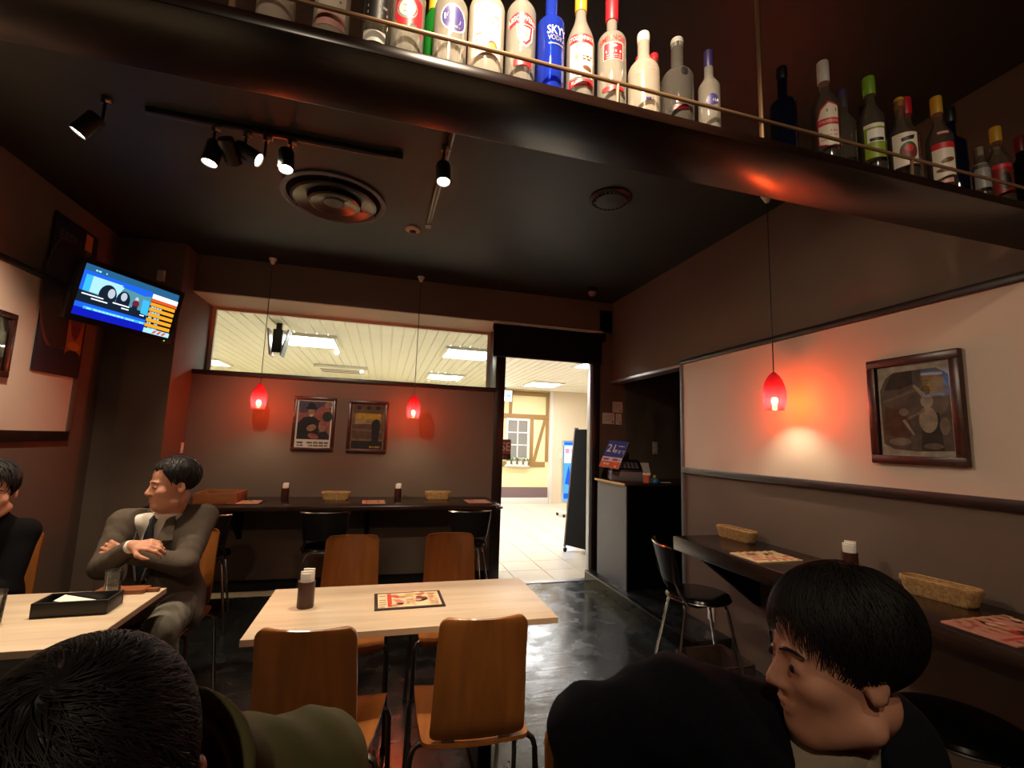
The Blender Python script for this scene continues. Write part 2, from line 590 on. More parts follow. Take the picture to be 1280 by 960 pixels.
# ---- corridor outside
struct('wall_corridor_left', box(-5.2, -5.1, 5.16, 10.6, 0, 2.9), 'corridor_wall')
struct('wall_corridor_right', box(5.6, 5.7, 5.16, 10.6, 0, 2.9), 'corridor_beige')
fc = struct('floor_corridor', box(-5.1, 5.6, 4.66, 10.6, -0.12, -0.006), 'grout')
tm = None
for i in range(10):
    for j in range(15):
        x0 = 1.00 + 0.40*i; y0 = 4.665 + 0.392*j
        if tm is None:
            o = box(0.005, 0.395, 0.005, 0.387, -0.006, 0.0).build('tile', 'tile', fc)
            tm = o.data
        else:
            o = bpy.data.objects.new('tile', tm); COL.objects.link(o); o.parent = fc
        o.location = (x0, y0, 0)
struct('tile_field', MB().box(-5.1, 0.997, 5.16, 10.55, -0.006, 0.0).box(5.003, 5.6, 4.665, 10.55, -0.006, 0), 'tile', fc)
cc = struct('ceiling_corridor', box(-5.2, 5.7, 5.16, 10.7, 2.655, 2.75), 'cream_metal')
pm = None
for i in range(84):
    x0 = -5.1 + 0.128*i
    if pm is None:
        o = MB().prism([(0.004, 0), (0.124, 0), (0.118, -0.016), (0.010, -0.016)], lambda u, v: (u, 5.17, v), lambda u, v: (u, 10.5, v)).build('plank', 'cream_metal', cc)
        pm = o.data
    else:
        o = bpy.data.objects.new('plank', pm); COL.objects.link(o); o.parent = cc
    o.location = (x0, 0, 2.655)

# half-timbered facade at the end of the corridor
wf = struct('wall_corridor_far', box(-5.1, 3.80, 10.5, 10.6, 0, 2.66), 'corridor_wall')
for a in ((-2.0, 3.80, 2.50, 2.60), (-2.0, 3.80, 1.945, 2.06), (-2.0, 3.72, 0.83, 0.95)):
    struct('beam', box(a[0], a[1], 10.475, 10.5, a[2], a[3]), 'timber_paint', wf, bevel=0.004)
for a in ((2.80, 2.88, 2.06, 2.50), (3.72, 3.80, 0.95, 2.50), (2.60, 2.68, 0.95, 1.945), (3.335, 3.42, 0.95, 1.945)):
    struct('beam', box(a[0], a[1], 10.478, 10.5, a[2], a[3]), 'timber_paint', wf, bevel=0.004)
struct('beam', MB().beam((3.70, 10.488, 1.94), (3.44, 10.488, 0.95), 0.022, 0.075, (1, 0, 0)), 'timber_paint', wf)
struct('skirting', box(-5.1, 3.80, 10.47, 10.5, 0.125, 0.36), 'mauve_base', wf)
struct('plinth', box(-5.1, 3.80, 10.42, 10.5, 0.0, 0.125), 'white', wf, bevel=0.004)
wb = struct('wall_corridor_beige', box(3.86, 5.6, 10.38, 10.6, 0, 2.66), 'corridor_beige')
struct('switch_plate', box(4.05, 4.12, 10.372, 10.38, 1.05, 1.17), 'cream_metal', wb)
struct('trim_corridor', box(3.80, 3.86, 10.36, 10.5, 0, 2.66), 'white')
w2 = struct('window_2', MB().box(2.74, 2.79, 10.455, 10.5, 0.99, 1.95).box(3.265, 3.315, 10.455, 10.5, 0.99, 1.95)
            .box(2.79, 3.265, 10.455, 10.5, 0.99, 1.04).box(2.79, 3.265, 10.455, 10.5, 1.90, 1.95), 'white', bevel=0.004)
struct('glazing_bar', box(3.015, 3.04, 10.46, 10.5, 1.04, 1.90), 'white', w2)
for z in (1.32, 1.61):
    struct('glazing_bar', box(2.79, 3.265, 10.462, 10.5, z, z+0.025), 'white', w2)
for x0, x1 in ((2.79, 3.015), (3.04, 3.265)):
    for z0, z1 in ((1.04, 1.32), (1.345, 1.61), (1.635, 1.90)):
        struct('pane', box(x0, x1, 10.48, 10.5, z0, z1), 'grey_glass', w2)

# corridor fixtures
k = 0
for cx, cy, on, where in ((-1.0, 6.4, 1, 'nearest behind the black spotlight'), (1.08, 6.42, 1, 'above the right end of the long window'),
                   (1.08, 9.0, 1, 'far one seen low in the long window'), (3.16, 9.15, 1, 'seen through the doorway before the timbered wall'),
                   (-3.1, 6.5, 1, 'left end of the long window'), (-3.1, 9.1, 1, 'low at left of the long window'), (3.16, 6.4, 1, 'half hidden by the rolled blind')):
    t = thing('ceiling_light', 'white glowing square panel light in corridor ceiling, %s' % where, 'light', (cx, cy, 2.60), group='panel lights in the corridor ceiling')
    MB().box(-0.36, -0.31, -0.38, 0.38, 0, 0.039).box(0.31, 0.36, -0.38, 0.38, 0, 0.039).box(-0.31, 0.31, -0.38, -0.33, 0, 0.039).box(-0.31, 0.31, 0.33, 0.38, 0, 0.039).build('frame', 'cream_metal', t, bevel=0.004)
    box(-0.31, 0.31, -0.33, 0.33, 0.012, 0.02).build('diffuser', 'panel_light', t)
t = thing('air_vent', 'cream unlit ceiling unit with slots between the corridor panel lights', 'vent', (-0.80, 8.9, 2.58))
box(-0.45, 0.45, -0.36, 0.36, 0, 0.058).build('casing', 'cream_metal', t, bevel=0.01)
for i in range(3):
    box(-0.36, 0.36, -0.22+i*0.18, -0.16+i*0.18, -0.006, 0.0).build('slot', 'mauve_base', t)
t = thing('smoke_detector', 'small round white detector on the corridor ceiling planks', 'detector', (1.46, 5.75, 2.60))
MB().lathe([(0.05, 0.039), (0.055, 0.02), (0.03, 0.0)], 20).build('base', 'white', t, smooth=True)
MB().lathe([(0.028, 0.0), (0.02, -0.018)], 16).build('sensor', 'timber_paint', t, smooth=True)

t = thing('floodlight', 'black box floodlight with open flaps outside the long window', 'spotlight', (-1.21, 5.6, 2.30))
box(-0.045, 0.05, -0.06, 0.06, 0.0, 0.26).build('housing', 'black', t, bevel=0.006)
box(-0.025, 0.03, -0.02, 0.02, 0.26, 0.339).build('bracket', 'black', t)
box(-0.04, 0.045, -0.05, 0.05, -0.006, 0.0).build('lens', 'white', t)
MB().obox((-0.075, 0, 0.11), (0.006, 0.09, 0.15), Matrix.Rotation(R(-8), 3, 'Y')).build('flap', 'board_wood', t)
MB().obox((0.085, 0, 0.11), (0.006, 0.09, 0.15), Matrix.Rotation(R(12), 3, 'Y')).build('flap', 'grey_panel', t)

t = thing('exit_sign', 'white corridor exit sign with blue green arrow hung before timbered wall', 'sign', (2.62, 10.2, 2.44))
box(-0.16, 0.16, -0.03, 0.03, -0.13, 0.13).build('casing', 'white', t, bevel=0.006)
box(-0.01, 0.01, -0.01, 0.01, 0.13, 0.20).build('hanger', 'steel', t)
glow('sign_white', '#eefcff', 3.0); glow('sign_teal', '#25b7d6', 2.0)
a = Art(lambda u, v, l: (u, -0.031-l, v)); a.rect(-0.15, -0.12, 0.15, 0.12, 'sign_white')
a.rect(0.02, -0.015, 0.08, 0.015, 'sign_teal'); a.poly([(0.08, 0.05), (0.13, 0), (0.08, -0.05)], 'sign_teal'); a.build('sign_face', t)

t = thing('hanging_sign', 'small red brown sign edge lettered SE beside the doorway, over corridor window', 'sign', (1.235, 5.175, 1.31))
box(-0.185, 0.185, 0, 0.02, -0.115, 0.115).build('board', flat('sign_brown', '#4a1c14'), t, bevel=0.004)
box(-0.12, -0.02, -0.018, 0.0, -0.02, 0.02).build('bracket', 'black', t)
a = Art(lambda u, v, l: (u, -l, v)); a.rect(-0.18, -0.05, 0.18, 0.11, flat('sign_red', '#c4604b')); a.text('CLOSE', 0.0, 0.028, 0.135, flat('sign_pale', '#ffeede'), 0.9)
a.lines(-0.16, 0.16, -0.10, -0.06, 2, flat('sign_tan', '#9a6f5c'), seed=3); a.build('lettering', t)

t = thing('planter_box', 'row of small white pots with green plants under corridor window', 'planter', (3.02, 10.42, 0.86))
box(-0.29, 0.29, -0.05, 0.05, -0.02, 0.0).build('shelf', 'white', t)
rnd = random.Random(5)
for i in range(4):
    MB().lathe([(0.042, 0.0), (0.055, 0.10)], 12, (-0.21+0.14*i, 0, 0)).build('pot', 'white', t, smooth=True)
    mb = MB()
    for q in range(24):
        an = rnd.uniform(0, 2*PI); rr = rnd.uniform(0.02, 0.09); z = rnd.uniform(0.10, 0.19)
        c = Vector((-0.21+0.14*i+rr*math.cos(an), 0.6*rr*math.sin(an), z))
        d = Vector((math.cos(an), math.sin(an), 0.5)).normalized()*0.03; s_ = d.orthogonal().normalized()*0.012
        mb.add([c-d, c+s_, c+d, c-s_], [(0,1,2,3)])
    tag(mb.build('foliage', 'leaf', t), kind='stuff')
box(-0.27, 0.27, 0.03, 0.058, 0.0, 0.03).build('back_rail', 'white', t)

t = thing('display_stand', 'lit blue and white advertising board on castors in the corridor', 'sign', (3.55, 8.6, 0), R(8))
box(-0.15, 0.15, -0.03, 0.03, 0.26, 1.46).build('case', 'alu', t, bevel=0.006)
glow('ad_blue', '#5aa9ff', 1.3); glow('ad_pale', '#d9ecff', 1.5); glow('ad_pink', '#ff9ab0', 1.3); glow('ad_deep', '#2a63d8', 1.2)
a = Art(lambda u, v, l: (u, -0.031-l, v)); a.rect(-0.13, 0.30, 0.13, 1.44, 'ad_blue'); a.rect(-0.12, 1.02, 0.12, 1.36, 'ad_pale')
a.lines(-0.10, 0.11, 1.08, 1.34, 2, 'ad_pink', 0.7, 4); a.poly([(-0.10, 0.62), (-0.02, 0.98), (0.03, 0.8), (0.0, 0.6)], 'ad_deep')
for i in range(4): a.rect(0.03, 0.50+0.12*i, 0.11, 0.58+0.12*i, 'ad_pale')
a.rect(-0.12, 0.34, 0.12, 0.44, 'ad_deep'); a.rect(-0.12, 1.38, 0.12, 1.42, 'ad_deep'); a.build('poster', t)
box(-0.02, 0.02, -0.02, 0.02, 0.07, 0.26).build('stem', 'steel', t)
box(-0.19, 0.19, -0.16, 0.16, 0.06, 0.08).build('base_plate', 'white', t, bevel=0.004)
for x in (-0.16, 0.16):
    for y in (-0.13, 0.13):
        MB().lathe([(0.03, -0.012), (0.03, 0.012)], 14, (x, y, 0.03), rot=Matrix.Rotation(R(90), 3, 'Y')).build('castor', 'rubber', t)

t = thing('a_frame_board', 'tall black folding signboard standing outside by the doorway edge', 'sign', (2.70, 5.66, 0), R(-62))
def leaning(y0, y1, nm):
    mb = MB()
    mb.obox((0, (y0+y1)/2, 0.84), (0.30, 0.014, 0.76), Matrix.Rotation(math.atan2(y0-y1, 1.5), 3, 'X'))
    return mb.build(nm, 'matte_black', t, bevel=0.004)
leaning(-0.20, -0.03, 'front_board'); leaning(0.20, 0.03, 'rear_board')
for sx in (-0.31, 0.31):
    MB().beam((sx, -0.205, 0.06), (sx, -0.02, 1.62), 0.02, 0.03).build('frame_rail', 'dark_chrome', t)
    MB().beam((sx, 0.205, 0.06), (sx, 0.02, 1.62), 0.02, 0.03).build('frame_rail', 'dark_chrome', t)
box(-0.30, 0.30, -0.16, 0.16, 0.30, 0.33).build('shelf', 'grey_panel', t)
for sx in (-0.30, 0.30):
    for sy in (-0.21, 0.21):
        MB().lathe([(0.028, -0.01), (0.028, 0.01)], 14, (sx, sy, 0.028), rot=Matrix.Rotation(R(90), 3, 'Y')).build('castor', 'rubber', t)

# ================================================================== CEILING FITTINGS
t = thing('roller_blind', 'black rolled blind hung over the top of the doorway', 'blind', (1.64, 4.565, 2.62))
box(-0.61, 0.61, -0.006, 0.004, -0.335, -0.02).build('fabric', 'matte_black', t)
MB().lathe([(0.035, -0.61), (0.035, 0.61)], 16, (0, 0.02, -0.035), rot=Matrix.Rotation(R(90), 3, 'Y')).build('roller', 'matte_black', t, smooth=True)
box(-0.62, 0.62, -0.012, 0.044, 0.004, 0.022).build('head_rail', 'soffit_cream', t)
box(-0.61, 0.61, -0.012, 0.010, -0.352, -0.335).build('bottom_bar', 'black', t)
MB().lathe([(0.05, -0.012), (0.05, 0.012)], 18, (0.635, 0.01, -0.045), rot=Matrix.Rotation(R(90), 3, 'Y')).build('end_cap', 'black', t, smooth=True)
box(0.622, 0.634, -0.008, 0.04, -0.02, 0.022).build('bracket', 'steel', t)

def spot_head(t, c, d, stem_top, size=(0.038, 0.12), power=0, cone=50, name='lamp'):
    """cylinder lamp at c pointing along d, on a stem from stem_top (thing-local)"""
    d = Vector(d).normalized(); c = Vector(c)
    rot = d.to_track_quat('Z', 'Y').to_matrix()
    r, L = size
    MB().lathe([(r*0.9, -L/2), (r, -L/2+0.01), (r, L/2), (r*0.88, L/2), (r*0.84, L/2-0.012)], 20, c, rot=rot).build('lamp_housing', 'black', t, smooth=True)
    MB().lathe([(0.0, 0), (r*0.84, 0)], 20, c + d*(L/2-0.006), caps=False, rot=rot).build('lamp_lens', 'lamp_face', t)
    st = Vector(stem_top)
    MB().tube([st, (st.x, st.y, c.z+0.05), c - d*0.02], 0.007, 8).build('stem', 'black', t, smooth=True)
    MB().lathe([(0.016, -0.035), (0.018, 0)], 12, st).build('adapter', 'dark_chrome', t, smooth=True)
    MB().lathe([(0.012, -0.012), (0.012, 0.012)], 12, st + Vector((0.02, -0.01, -0.02)), rot=Matrix.Rotation(R(90), 3, 'Y')).build('clamp_knob', 'brass', t, smooth=True)
    if power:
        wl = t.matrix_basis.translation + Vector(t.location)*0
        p = Vector(t.location) + c + d*(L/2+0.015)
        spot('spot_light', p, p + d, power, cone, 0.55)

def toward(src, dst):
    return Vector(dst) - Vector(src)

tr1 = thing('lighting_track', 'long black ceiling light track left of the round vents', 'track', (-0.63, 2.53, H))
box(-0.61, 0.61, -0.017, 0.017, -0.03, 0.0).build('rail', 'black', tr1, bevel=0.003)
box(-0.61, 0.61, -0.004, 0.004, -0.032, -0.03).build('contact_strip', 'dark_chrome', tr1)
box(0.55, 0.635, -0.02, 0.02, -0.034, 0.0).build('end_cap', 'black', tr1)
tr2 = thing('lighting_track', 'pale edged ceiling light track running towards the smoke detector', 'track', (0.232, 2.60, H), R(1))
box(-0.017, 0.017, -0.70, 0.72, -0.03, 0.0).build('rail', 'dark_chrome', tr2, bevel=0.003)
box(-0.006, 0.006, -0.70, 0.66, -0.032, -0.03).build('slot', 'black', tr2)
box(-0.02, 0.02, 0.67, 0.735, -0.034, 0.0).build('end_cap', 'dark_chrome', tr2)

heads = [
    ((-1.42, 2.45), 2.80, (-2.20, 2.34, 1.50), 'left', 'lone black spotlight at far left of the dark ceiling', 0.0, 122),
    ((-0.895, 2.43), 2.755, (-1.15, 2.2, 0.7), 'left_table', 'leftmost black spotlight of the bright cluster on the track', -0.04, 60),
    ((-0.82, 2.42), 2.775, (-0.3, 4.8, 1.0), 'wall', 'middle black spotlight of the bright cluster on the track', 0.03, 72),
    ((-0.745, 2.44), 2.79, (2.40, 2.3, 1.2), 'right', 'tilted black spotlight at right of the bright cluster on track', 0.05, 62),
    ((-0.575, 2.46), 2.80, (-0.35, 1.95, 0.7), 'down', 'straight black spotlight hanging beside the large round vent', 0.0, 60),
    ((0.215, 2.30), 2.79, (0.25, 1.75, 0.7), 'table', 'black spotlight glaring down from the short ceiling track', 0.0, 62),
]
for (x, y), z, tgt, pw, lab, dx, cone in heads:
    t = thing('track_spotlight', lab, 'spotlight', (x, y, 0), group='ceiling spotlights')
    top = (dx if pw != 'left' else 0.02, 2.53-y if pw not in ('left', 'table') else 0.06 if pw == 'left' else 0.02, H-0.03 if pw != 'left' else H)
    spot_head(t, (0, 0, z), toward((x, y, z), tgt), top, power=POWER[pw], cone=cone)

t = thing('ceiling_vent', 'large round black ceiling vent of three concentric rings', 'vent', (-0.42, 3.165, H))
MB().lathe([(0.330, 0.0), (0.335, -0.012), (0.315, -0.020), (0.300, -0.008), (0.298, 0.0)], 48, caps=False).build('outer_ring', 'grey_panel', t, smooth=True)
MB().lathe([(0.262, -0.018), (0.272, -0.030), (0.255, -0.038), (0.175, -0.010), (0.17, 0.0)], 48, caps=False).build('middle_cone', 'dark_chrome', t, smooth=True)
MB().lathe([(0.155, -0.03), (0.165, -0.042), (0.150, -0.048), (0.07, -0.02), (0.0, -0.015)], 48, caps=False).build('inner_cone', 'dark_chrome', t, smooth=True)
MB().lathe([(0.30, -0.004), (0.0, -0.003)], 48, caps=False).build('throat', 'matte_black', t)
MB().lathe([(0.06, -0.026), (0.066, -0.034), (0.05, -0.036), (0.0, -0.028)], 32, caps=False).build('hub', 'black', t, smooth=True)
for an in (30, 150, 270):
    MB().beam((0.16*math.cos(R(an)), 0.16*math.sin(R(an)), -0.02), (0.305*math.cos(R(an)), 0.305*math.sin(R(an)), -0.012), 0.012, 0.006).build('spoke', 'black', t)
t = thing('ceiling_vent', 'small round black ceiling vent near the overhead shelf', 'vent', (1.322, 2.57, H))
MB().lathe([(0.135, 0.0), (0.137, -0.010), (0.118, -0.022), (0.108, -0.012), (0.106, 0.0)], 40, caps=False).build('rim', 'black', t, smooth=True)
MB().lathe([(0.10, -0.010), (0.095, -0.024), (0.0, -0.030)], 40, caps=False).build('disc', 'black_ceiling', t, smooth=True)
mb = MB()
for i in range(24):
    an = 2*PI*i/24
    mb.obox((0.104*math.cos(an), 0.104*math.sin(an), -0.012), (0.006, 0.003, 0.01), Matrix.Rotation(an, 3, 'Z'))
mb.build('grille_slats', 'dark_chrome', t)
t = thing('smoke_detector', 'small cream smoke detector on the black ceiling past the track', 'detector', (0.114, 3.45, H))
MB().lathe([(0.055, 0.0), (0.056, -0.012), (0.04, -0.02)], 24).build('base', 'soffit_cream', t, smooth=True)
MB().lathe([(0.026, -0.02), (0.024, -0.034), (0.014, -0.04)], 16).build('sensor', 'brown_plastic', t, smooth=True)
t = thing('camera_dome', 'dark dome camera with a clear ball in the far ceiling corner', 'camera', (1.975, 4.23, H))
MB().lathe([(0.065, 0.0), (0.066, -0.02), (0.05, -0.035)], 24).build('base', 'black', t, smooth=True)
MB().lathe([(0.042, -0.035), (0.04, -0.055), (0.028, -0.075), (0.0, -0.083)], 24).build('dome', 'grey_glass', t, smooth=True)

# pendants
MATS['bulb'].node_tree.nodes['Emission'].inputs[1].default_value = POWER['pendant']*6
def pendant(x, y, z, label):
    t = thing('pendant_lamp', label, 'lamp', (x, y, z), group='red glass pendants')
    prof = [(0.006, 0.118), (0.014, 0.112), (0.030, 0.094), (0.045, 0.068), (0.057, 0.032), (0.064, -0.006), (0.064, -0.040), (0.058, -0.078), (0.050, -0.108)]
    mb = MB().lathe(prof[4:], 32, caps=False); mb.m = 1; mb.lathe(prof[:5], 32, caps=False)
    mb.build('shade', ['red_glass', 'red_glass_deep'], t, smooth=True, ang=80)
    o = MB().lathe([(0.0, 0.02), (0.010, 0.016), (0.015, 0.004), (0.016, -0.008), (0.011, -0.02), (0.0, -0.025)], 12, (0, 0, -0.052), caps=False).build('light_bulb', 'bulb', t, smooth=True)
    MB().lathe([(0.011, 0.0), (0.011, 0.09), (0.016, 0.095), (0.016, 0.115)], 14, (0, 0, -0.04)).build('bulb_holder', 'black', t, smooth=True)
    MB().lathe([(0.052, -0.1085), (0.049, -0.1085), (0.049, -0.104), (0.052, -0.104)], 28, caps=False).build('rim', 'red_glass', t)
    MB().tube([(0, 0, 0.112), (0, 0, H-z-0.04)], 0.0035, 6).build('cord', 'black', t)
    MB().lathe([(0.006, H-z-0.055), (0.012, H-z-0.05), (0.035, H-z-0.004), (0.035, H-z)], 20).build('canopy', 'white', t, smooth=True)
pendant(-1.078, 4.50, 1.725, 'red glass pendant lamp at the left of the two framed posters')
pendant(0.258, 4.50, 1.70, 'red glass pendant lamp at the right of the two framed posters')
pendant(2.222, 2.22, 1.745, 'red glass pendant lamp glowing against the cream right wall')

# ================================================================== OVERHEAD BOTTLE SHELF
t = thing('bottle_shelf', 'long glossy dark wood shelf hung across the room below the ceiling', 'shelf', (0, 0, 0))
box(XL, XR, 0.928, 1.132, 2.20, 2.228).build('board', 'shelf_wood', t, bevel=0.003)
box(XL, XR, 1.120, 1.132, 2.228, 2.262).build('back_lip', 'shelf_wood', t)
MB().tube([(XL, 0.935, 2.283), (XR, 0.935, 2.283)], 0.005, 10).build('rail', 'brass', t, smooth=True)
for x in (-1.46, -0.48, 0.50, 1.48):
    MB().tube([(x, 0.940, 2.222), (x, 0.936, 2.283)], 0.0045, 8).build('rail_post', 'brass', t, smooth=True)
for x in (-0.345, 0.935):
    MB().tube([(x, 0.9425, 2.222), (x, 0.9425, H)], 0.006, 8).build('hanging_rod', 'brass', t, smooth=True)

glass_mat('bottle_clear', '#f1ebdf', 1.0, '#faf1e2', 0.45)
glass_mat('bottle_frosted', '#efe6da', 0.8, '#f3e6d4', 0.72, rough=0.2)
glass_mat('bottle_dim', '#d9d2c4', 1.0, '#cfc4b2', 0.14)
glass_mat('bottle_blue', (0.05, 0.10, 0.75), 1.0, (0.04, 0.10, 0.95), 0.55)
glass_mat('bottle_navy', (0.03, 0.05, 0.14), 1.0, (0.01, 0.015, 0.05), 0.7)
glass_mat('bottle_green', (0.10, 0.45, 0.08), 1.0, (0.03, 0.42, 0.05), 0.5)
glass_mat('bottle_smoke', '#8d8780', 1.0, '#8a827a', 0.55)
glass_mat('bottle_dark', '#2a2724', 1.0, '#1c1a18', 0.6)
for n_, c_ in dict(cap_red='#d3202e', cap_yellow='#d9a62a', cap_white='#e9e2da', cap_purple='#3b2f66', cap_green='#7fae2a', cap_black='#14120f', cap_silver='#bdb8b0', cap_dark_red='#6d1717',
                   lab_red='#d42a35', lab_cream='#efe0cb', lab_white='#f1ebe2', lab_purple='#4a3f86', lab_grey='#9a9794', lab_black='#1c1817', lab_green='#8ea428', lab_dark_red='#8a1d1c', lab_pink='#e8a59b',
                   lab_brown='#7a4a2c', lab_peach='#e8a04f', lab_leaf='#3c5a2a', lab_maroon='#7d2a2c').items():
    flat(n_, c_, 0.42)

BT = 2.228
def bottle(x, y, label, Hh, Rr, glass, cap, art=None, zs=0.60, zn=0.76, rn=0.0135, turn=0.0, liquid=None):
    t = thing('bottle', label, 'bottle', (x, y, BT), math.atan2(-x, y)*0.75+R(turn), group='spirit bottles on the overhead shelf')
    prof = [(Rr*0.82, 0.0), (Rr*0.97, 0.004), (Rr, 0.012), (Rr, zs*Hh)]
    for k in range(1, 9):
        f = k/8
        e = 0.5-0.5*math.cos(PI*f)
        prof.append((Rr+(rn-Rr)*e, (zs+(zn-zs)*f)*Hh))
    ccol, clen, cr = cap
    prof += [(rn, Hh-clen*0.5), (rn*0.9, Hh-0.003)]
    def rad(z):
        for (r0, z0), (r1, z1) in zip(prof, prof[1:]):
            if z0 <= z <= z1 and z1 > z0: return r0+(r1-r0)*(z-z0)/(z1-z0)
        return rn
    MB().lathe(prof, 28).build('glass_body', glass, t, smooth=True, ang=60)
    MB().lathe([(cr*0.96, Hh-clen), (cr, Hh-clen+0.003), (cr, Hh-0.003), (cr*0.93, Hh)], 20).build('cap', ccol, t, smooth=True)
    MB().lathe([(cr*1.04, Hh-clen*0.30), (cr*1.06, Hh-clen*0.28), (cr*1.04, Hh-clen*0.26)], 20, caps=False).build('cap_ring', ccol, t, smooth=True)
    if art:
        a = Art(Rc=rad)
        art(a)
        a.build('label', t)
    return t

def art_plain(a): a.rect(-0.03, 0.03, 0.03, 0.17, 'lab_cream'); a.rect(-0.03, 0.03, 0.03, 0.06, 'lab_pink'); a.lines(-0.025, 0.025, 0.035, 0.055, 1, 'lab_maroon', 0.8, 2); a.lines(-0.02, 0.02, 0.09, 0.15, 4, 'lab_brown', 0.3, 3)
def art_dark(a): a.rect(-0.03, 0.07, 0.03, 0.15, 'lab_black'); a.rect(-0.03, 0.022, 0.02, 0.048, 'lab_white'); a.lines(-0.022, 0.022, 0.09, 0.135, 3, 'lab_grey', 0.4, 5)
def art_redgrey(a):
    a.poly([(-0.034, 0.10), (-0.020, 0.075), (0.018, 0.085), (0.034, 0.06), (0.034, 0.145), (0.0, 0.155), (-0.03, 0.16)], 'lab_red')
    a.ell(-0.004, 0.118, 0.023, 0.026, 'lab_grey'); a.ell(-0.004, 0.118, 0.018, 0.020, 'lab_white'); a.lines(-0.012, 0.008, 0.108, 0.130, 3, 'lab_grey', 0.4, 3)
def art_purple(a):
    a.ell(0.006, 0.118, 0.031, 0.036, 'lab_white', rot=0.25); a.ell(0.006, 0.118, 0.028, 0.032, 'lab_purple', rot=0.25)
    a.lines(-0.016, 0.026, 0.113, 0.131, 1, 'lab_white', 0.8, 7); a.lines(-0.004, 0.02, 0.094, 0.103, 1, 'lab_grey', 0.6, 8)
def art_peach(a):
    a.rect(-0.036, 0.045, 0.036, 0.185, 'lab_cream'); a.ell(0.012, 0.072, 0.013, 0.014, 'lab_red'); a.ell(0.014, 0.072, 0.008, 0.010, 'lab_peach')
    a.lines(-0.026, 0.028, 0.13, 0.165, 2, 'lab_grey', 0.4, 9); a.lines(-0.026, 0.004, 0.06, 0.115, 4, 'lab_grey', 0.22, 10)
def art_absol(a):
    a.poly([(-0.033, 0.150), (-0.033, 0.178), (-0.012, 0.189), (0.012, 0.189), (0.036, 0.178), (0.036, 0.150), (0.013, 0.160), (-0.012, 0.160)], 'lab_red')
    a.text('ABSOLWENT', 0.001, 0.1745, 0.0195, 'lab_white', 0.66, arc=8)
    a.poly([(-0.014, 0.158), (0.03, 0.158), (0.026, 0.118), (0.012, 0.098), (0.0, 0.104), (-0.010, 0.122)], 'lab_white')
    a.poly([(-0.011, 0.156), (0.027, 0.156), (0.023, 0.120), (0.011, 0.103), (0.001, 0.108), (-0.007, 0.124)], 'lab_red')
    a.poly([(-0.004, 0.150), (0.021, 0.150), (0.018, 0.122), (0.010, 0.111), (0.003, 0.115), (-0.002, 0.126)], 'lab_cream')
    a.ell(0.009, 0.132, 0.006, 0.008, 'lab_pink'); a.split(); a.rect(-0.018, 0.048, 0.026, 0.064, 'lab_red')
def art_sky(a):
    a.text('SKYY', 0.014, 0.168, 0.032, 'lab_white', 0.72); a.text('VODKA', 0.014, 0.147, 0.019, 'lab_grey', 0.72); a.rect(-0.008, 0.130, 0.034, 0.133, 'lab_grey')
def art_stoli(a):
    a.rect(-0.032, 0.157, 0.032, 0.180, 'lab_red'); a.text('STOLICHNAYA', 0.0, 0.1685, 0.0165, 'lab_white', 0.60)
    a.rect(-0.030, 0.062, 0.030, 0.154, 'lab_white'); a.lines(-0.024, -0.012, 0.143, 0.150, 1, 'lab_red', 0.6, 2)
    a.ell(-0.011, 0.116, 0.009, 0.012, 'lab_cream'); a.ell(-0.011, 0.116, 0.005, 0.007, 'lab_peach'); a.lines(0.002, 0.026, 0.108, 0.124, 2, 'lab_brown', 0.5, 3)
    a.ell(0.014, 0.086, 0.012, 0.006, 'lab_brown', rot=-0.3); a.lines(-0.022, 0.022, 0.066, 0.078, 2, 'lab_grey', 0.3, 4)
    a.split(); a.rect(-0.032, 0.036, 0.032, 0.056, 'lab_red'); a.text('RUSSIAN', -0.006, 0.046, 0.0125, 'lab_white', 0.75)
def art_smir(a):
    a.text('SMIRNOFF', 0.0, 0.194, 0.0215, 'lab_red', 0.76, arc=6)
    a.rect(-0.026, 0.132, 0.026, 0.180, 'lab_white'); a.rect(-0.0245, 0.1335, 0.0245, 0.1785, 'lab_red'); a.ell(0.0, 0.170, 0.009, 0.004, 'lab_white')
    a.lines(-0.019, 0.019, 0.152, 0.164, 1, 'lab_white', 0.5, 5); a.lines(-0.018, 0.018, 0.137, 0.149, 2, 'lab_pink', 0.4, 6); a.split(); a.ell(0.0, 0.052, 0.03, 0.008, 'lab_red')
def art_stout(a): a.lines(-0.03, 0.03, 0.125, 0.145, 2, 'lab_pink', 0.3, 3); a.lines(-0.014, 0.02, 0.045, 0.056, 1, 'lab_purple', 0.7, 4)
def art_smoke(a): a.ell(0.012, 0.150, 0.010, 0.012, 'lab_black'); a.split(); a.ell(0.0, 0.046, 0.03, 0.010, 'lab_black'); a.ell(0.004, 0.045, 0.022, 0.006, 'lab_red')
def art_small(a): a.ell(0.004, 0.098, 0.016, 0.017, 'lab_purple'); a.lines(-0.012, 0.02, 0.092, 0.103, 1, 'lab_white', 0.7, 5); a.lines(-0.012, 0.018, 0.072, 0.08, 1, 'lab_purple', 0.6, 6)
def art_stal(a):
    a.poly([(-0.028, 0.06), (0.028, 0.04), (0.028, 0.18), (0.0, 0.192), (-0.02, 0.172), (-0.03, 0.14)], 'lab_red'); a.poly([(-0.025, 0.062), (0.026, 0.044), (0.026, 0.176), (0.0, 0.186), (-0.018, 0.168), (-0.027, 0.14)], 'lab_cream')
    a.rect(-0.027, 0.118, 0.027, 0.139, 'lab_red'); a.text('STALINSKAYA', 0.0, 0.1285, 0.0115, 'lab_cream', 0.66); a.lines(-0.004, 0.02, 0.158, 0.172, 1, 'lab_black', 0.7, 2); a.lines(-0.02, 0.022, 0.07, 0.11, 3, 'lab_pink', 0.3, 3)
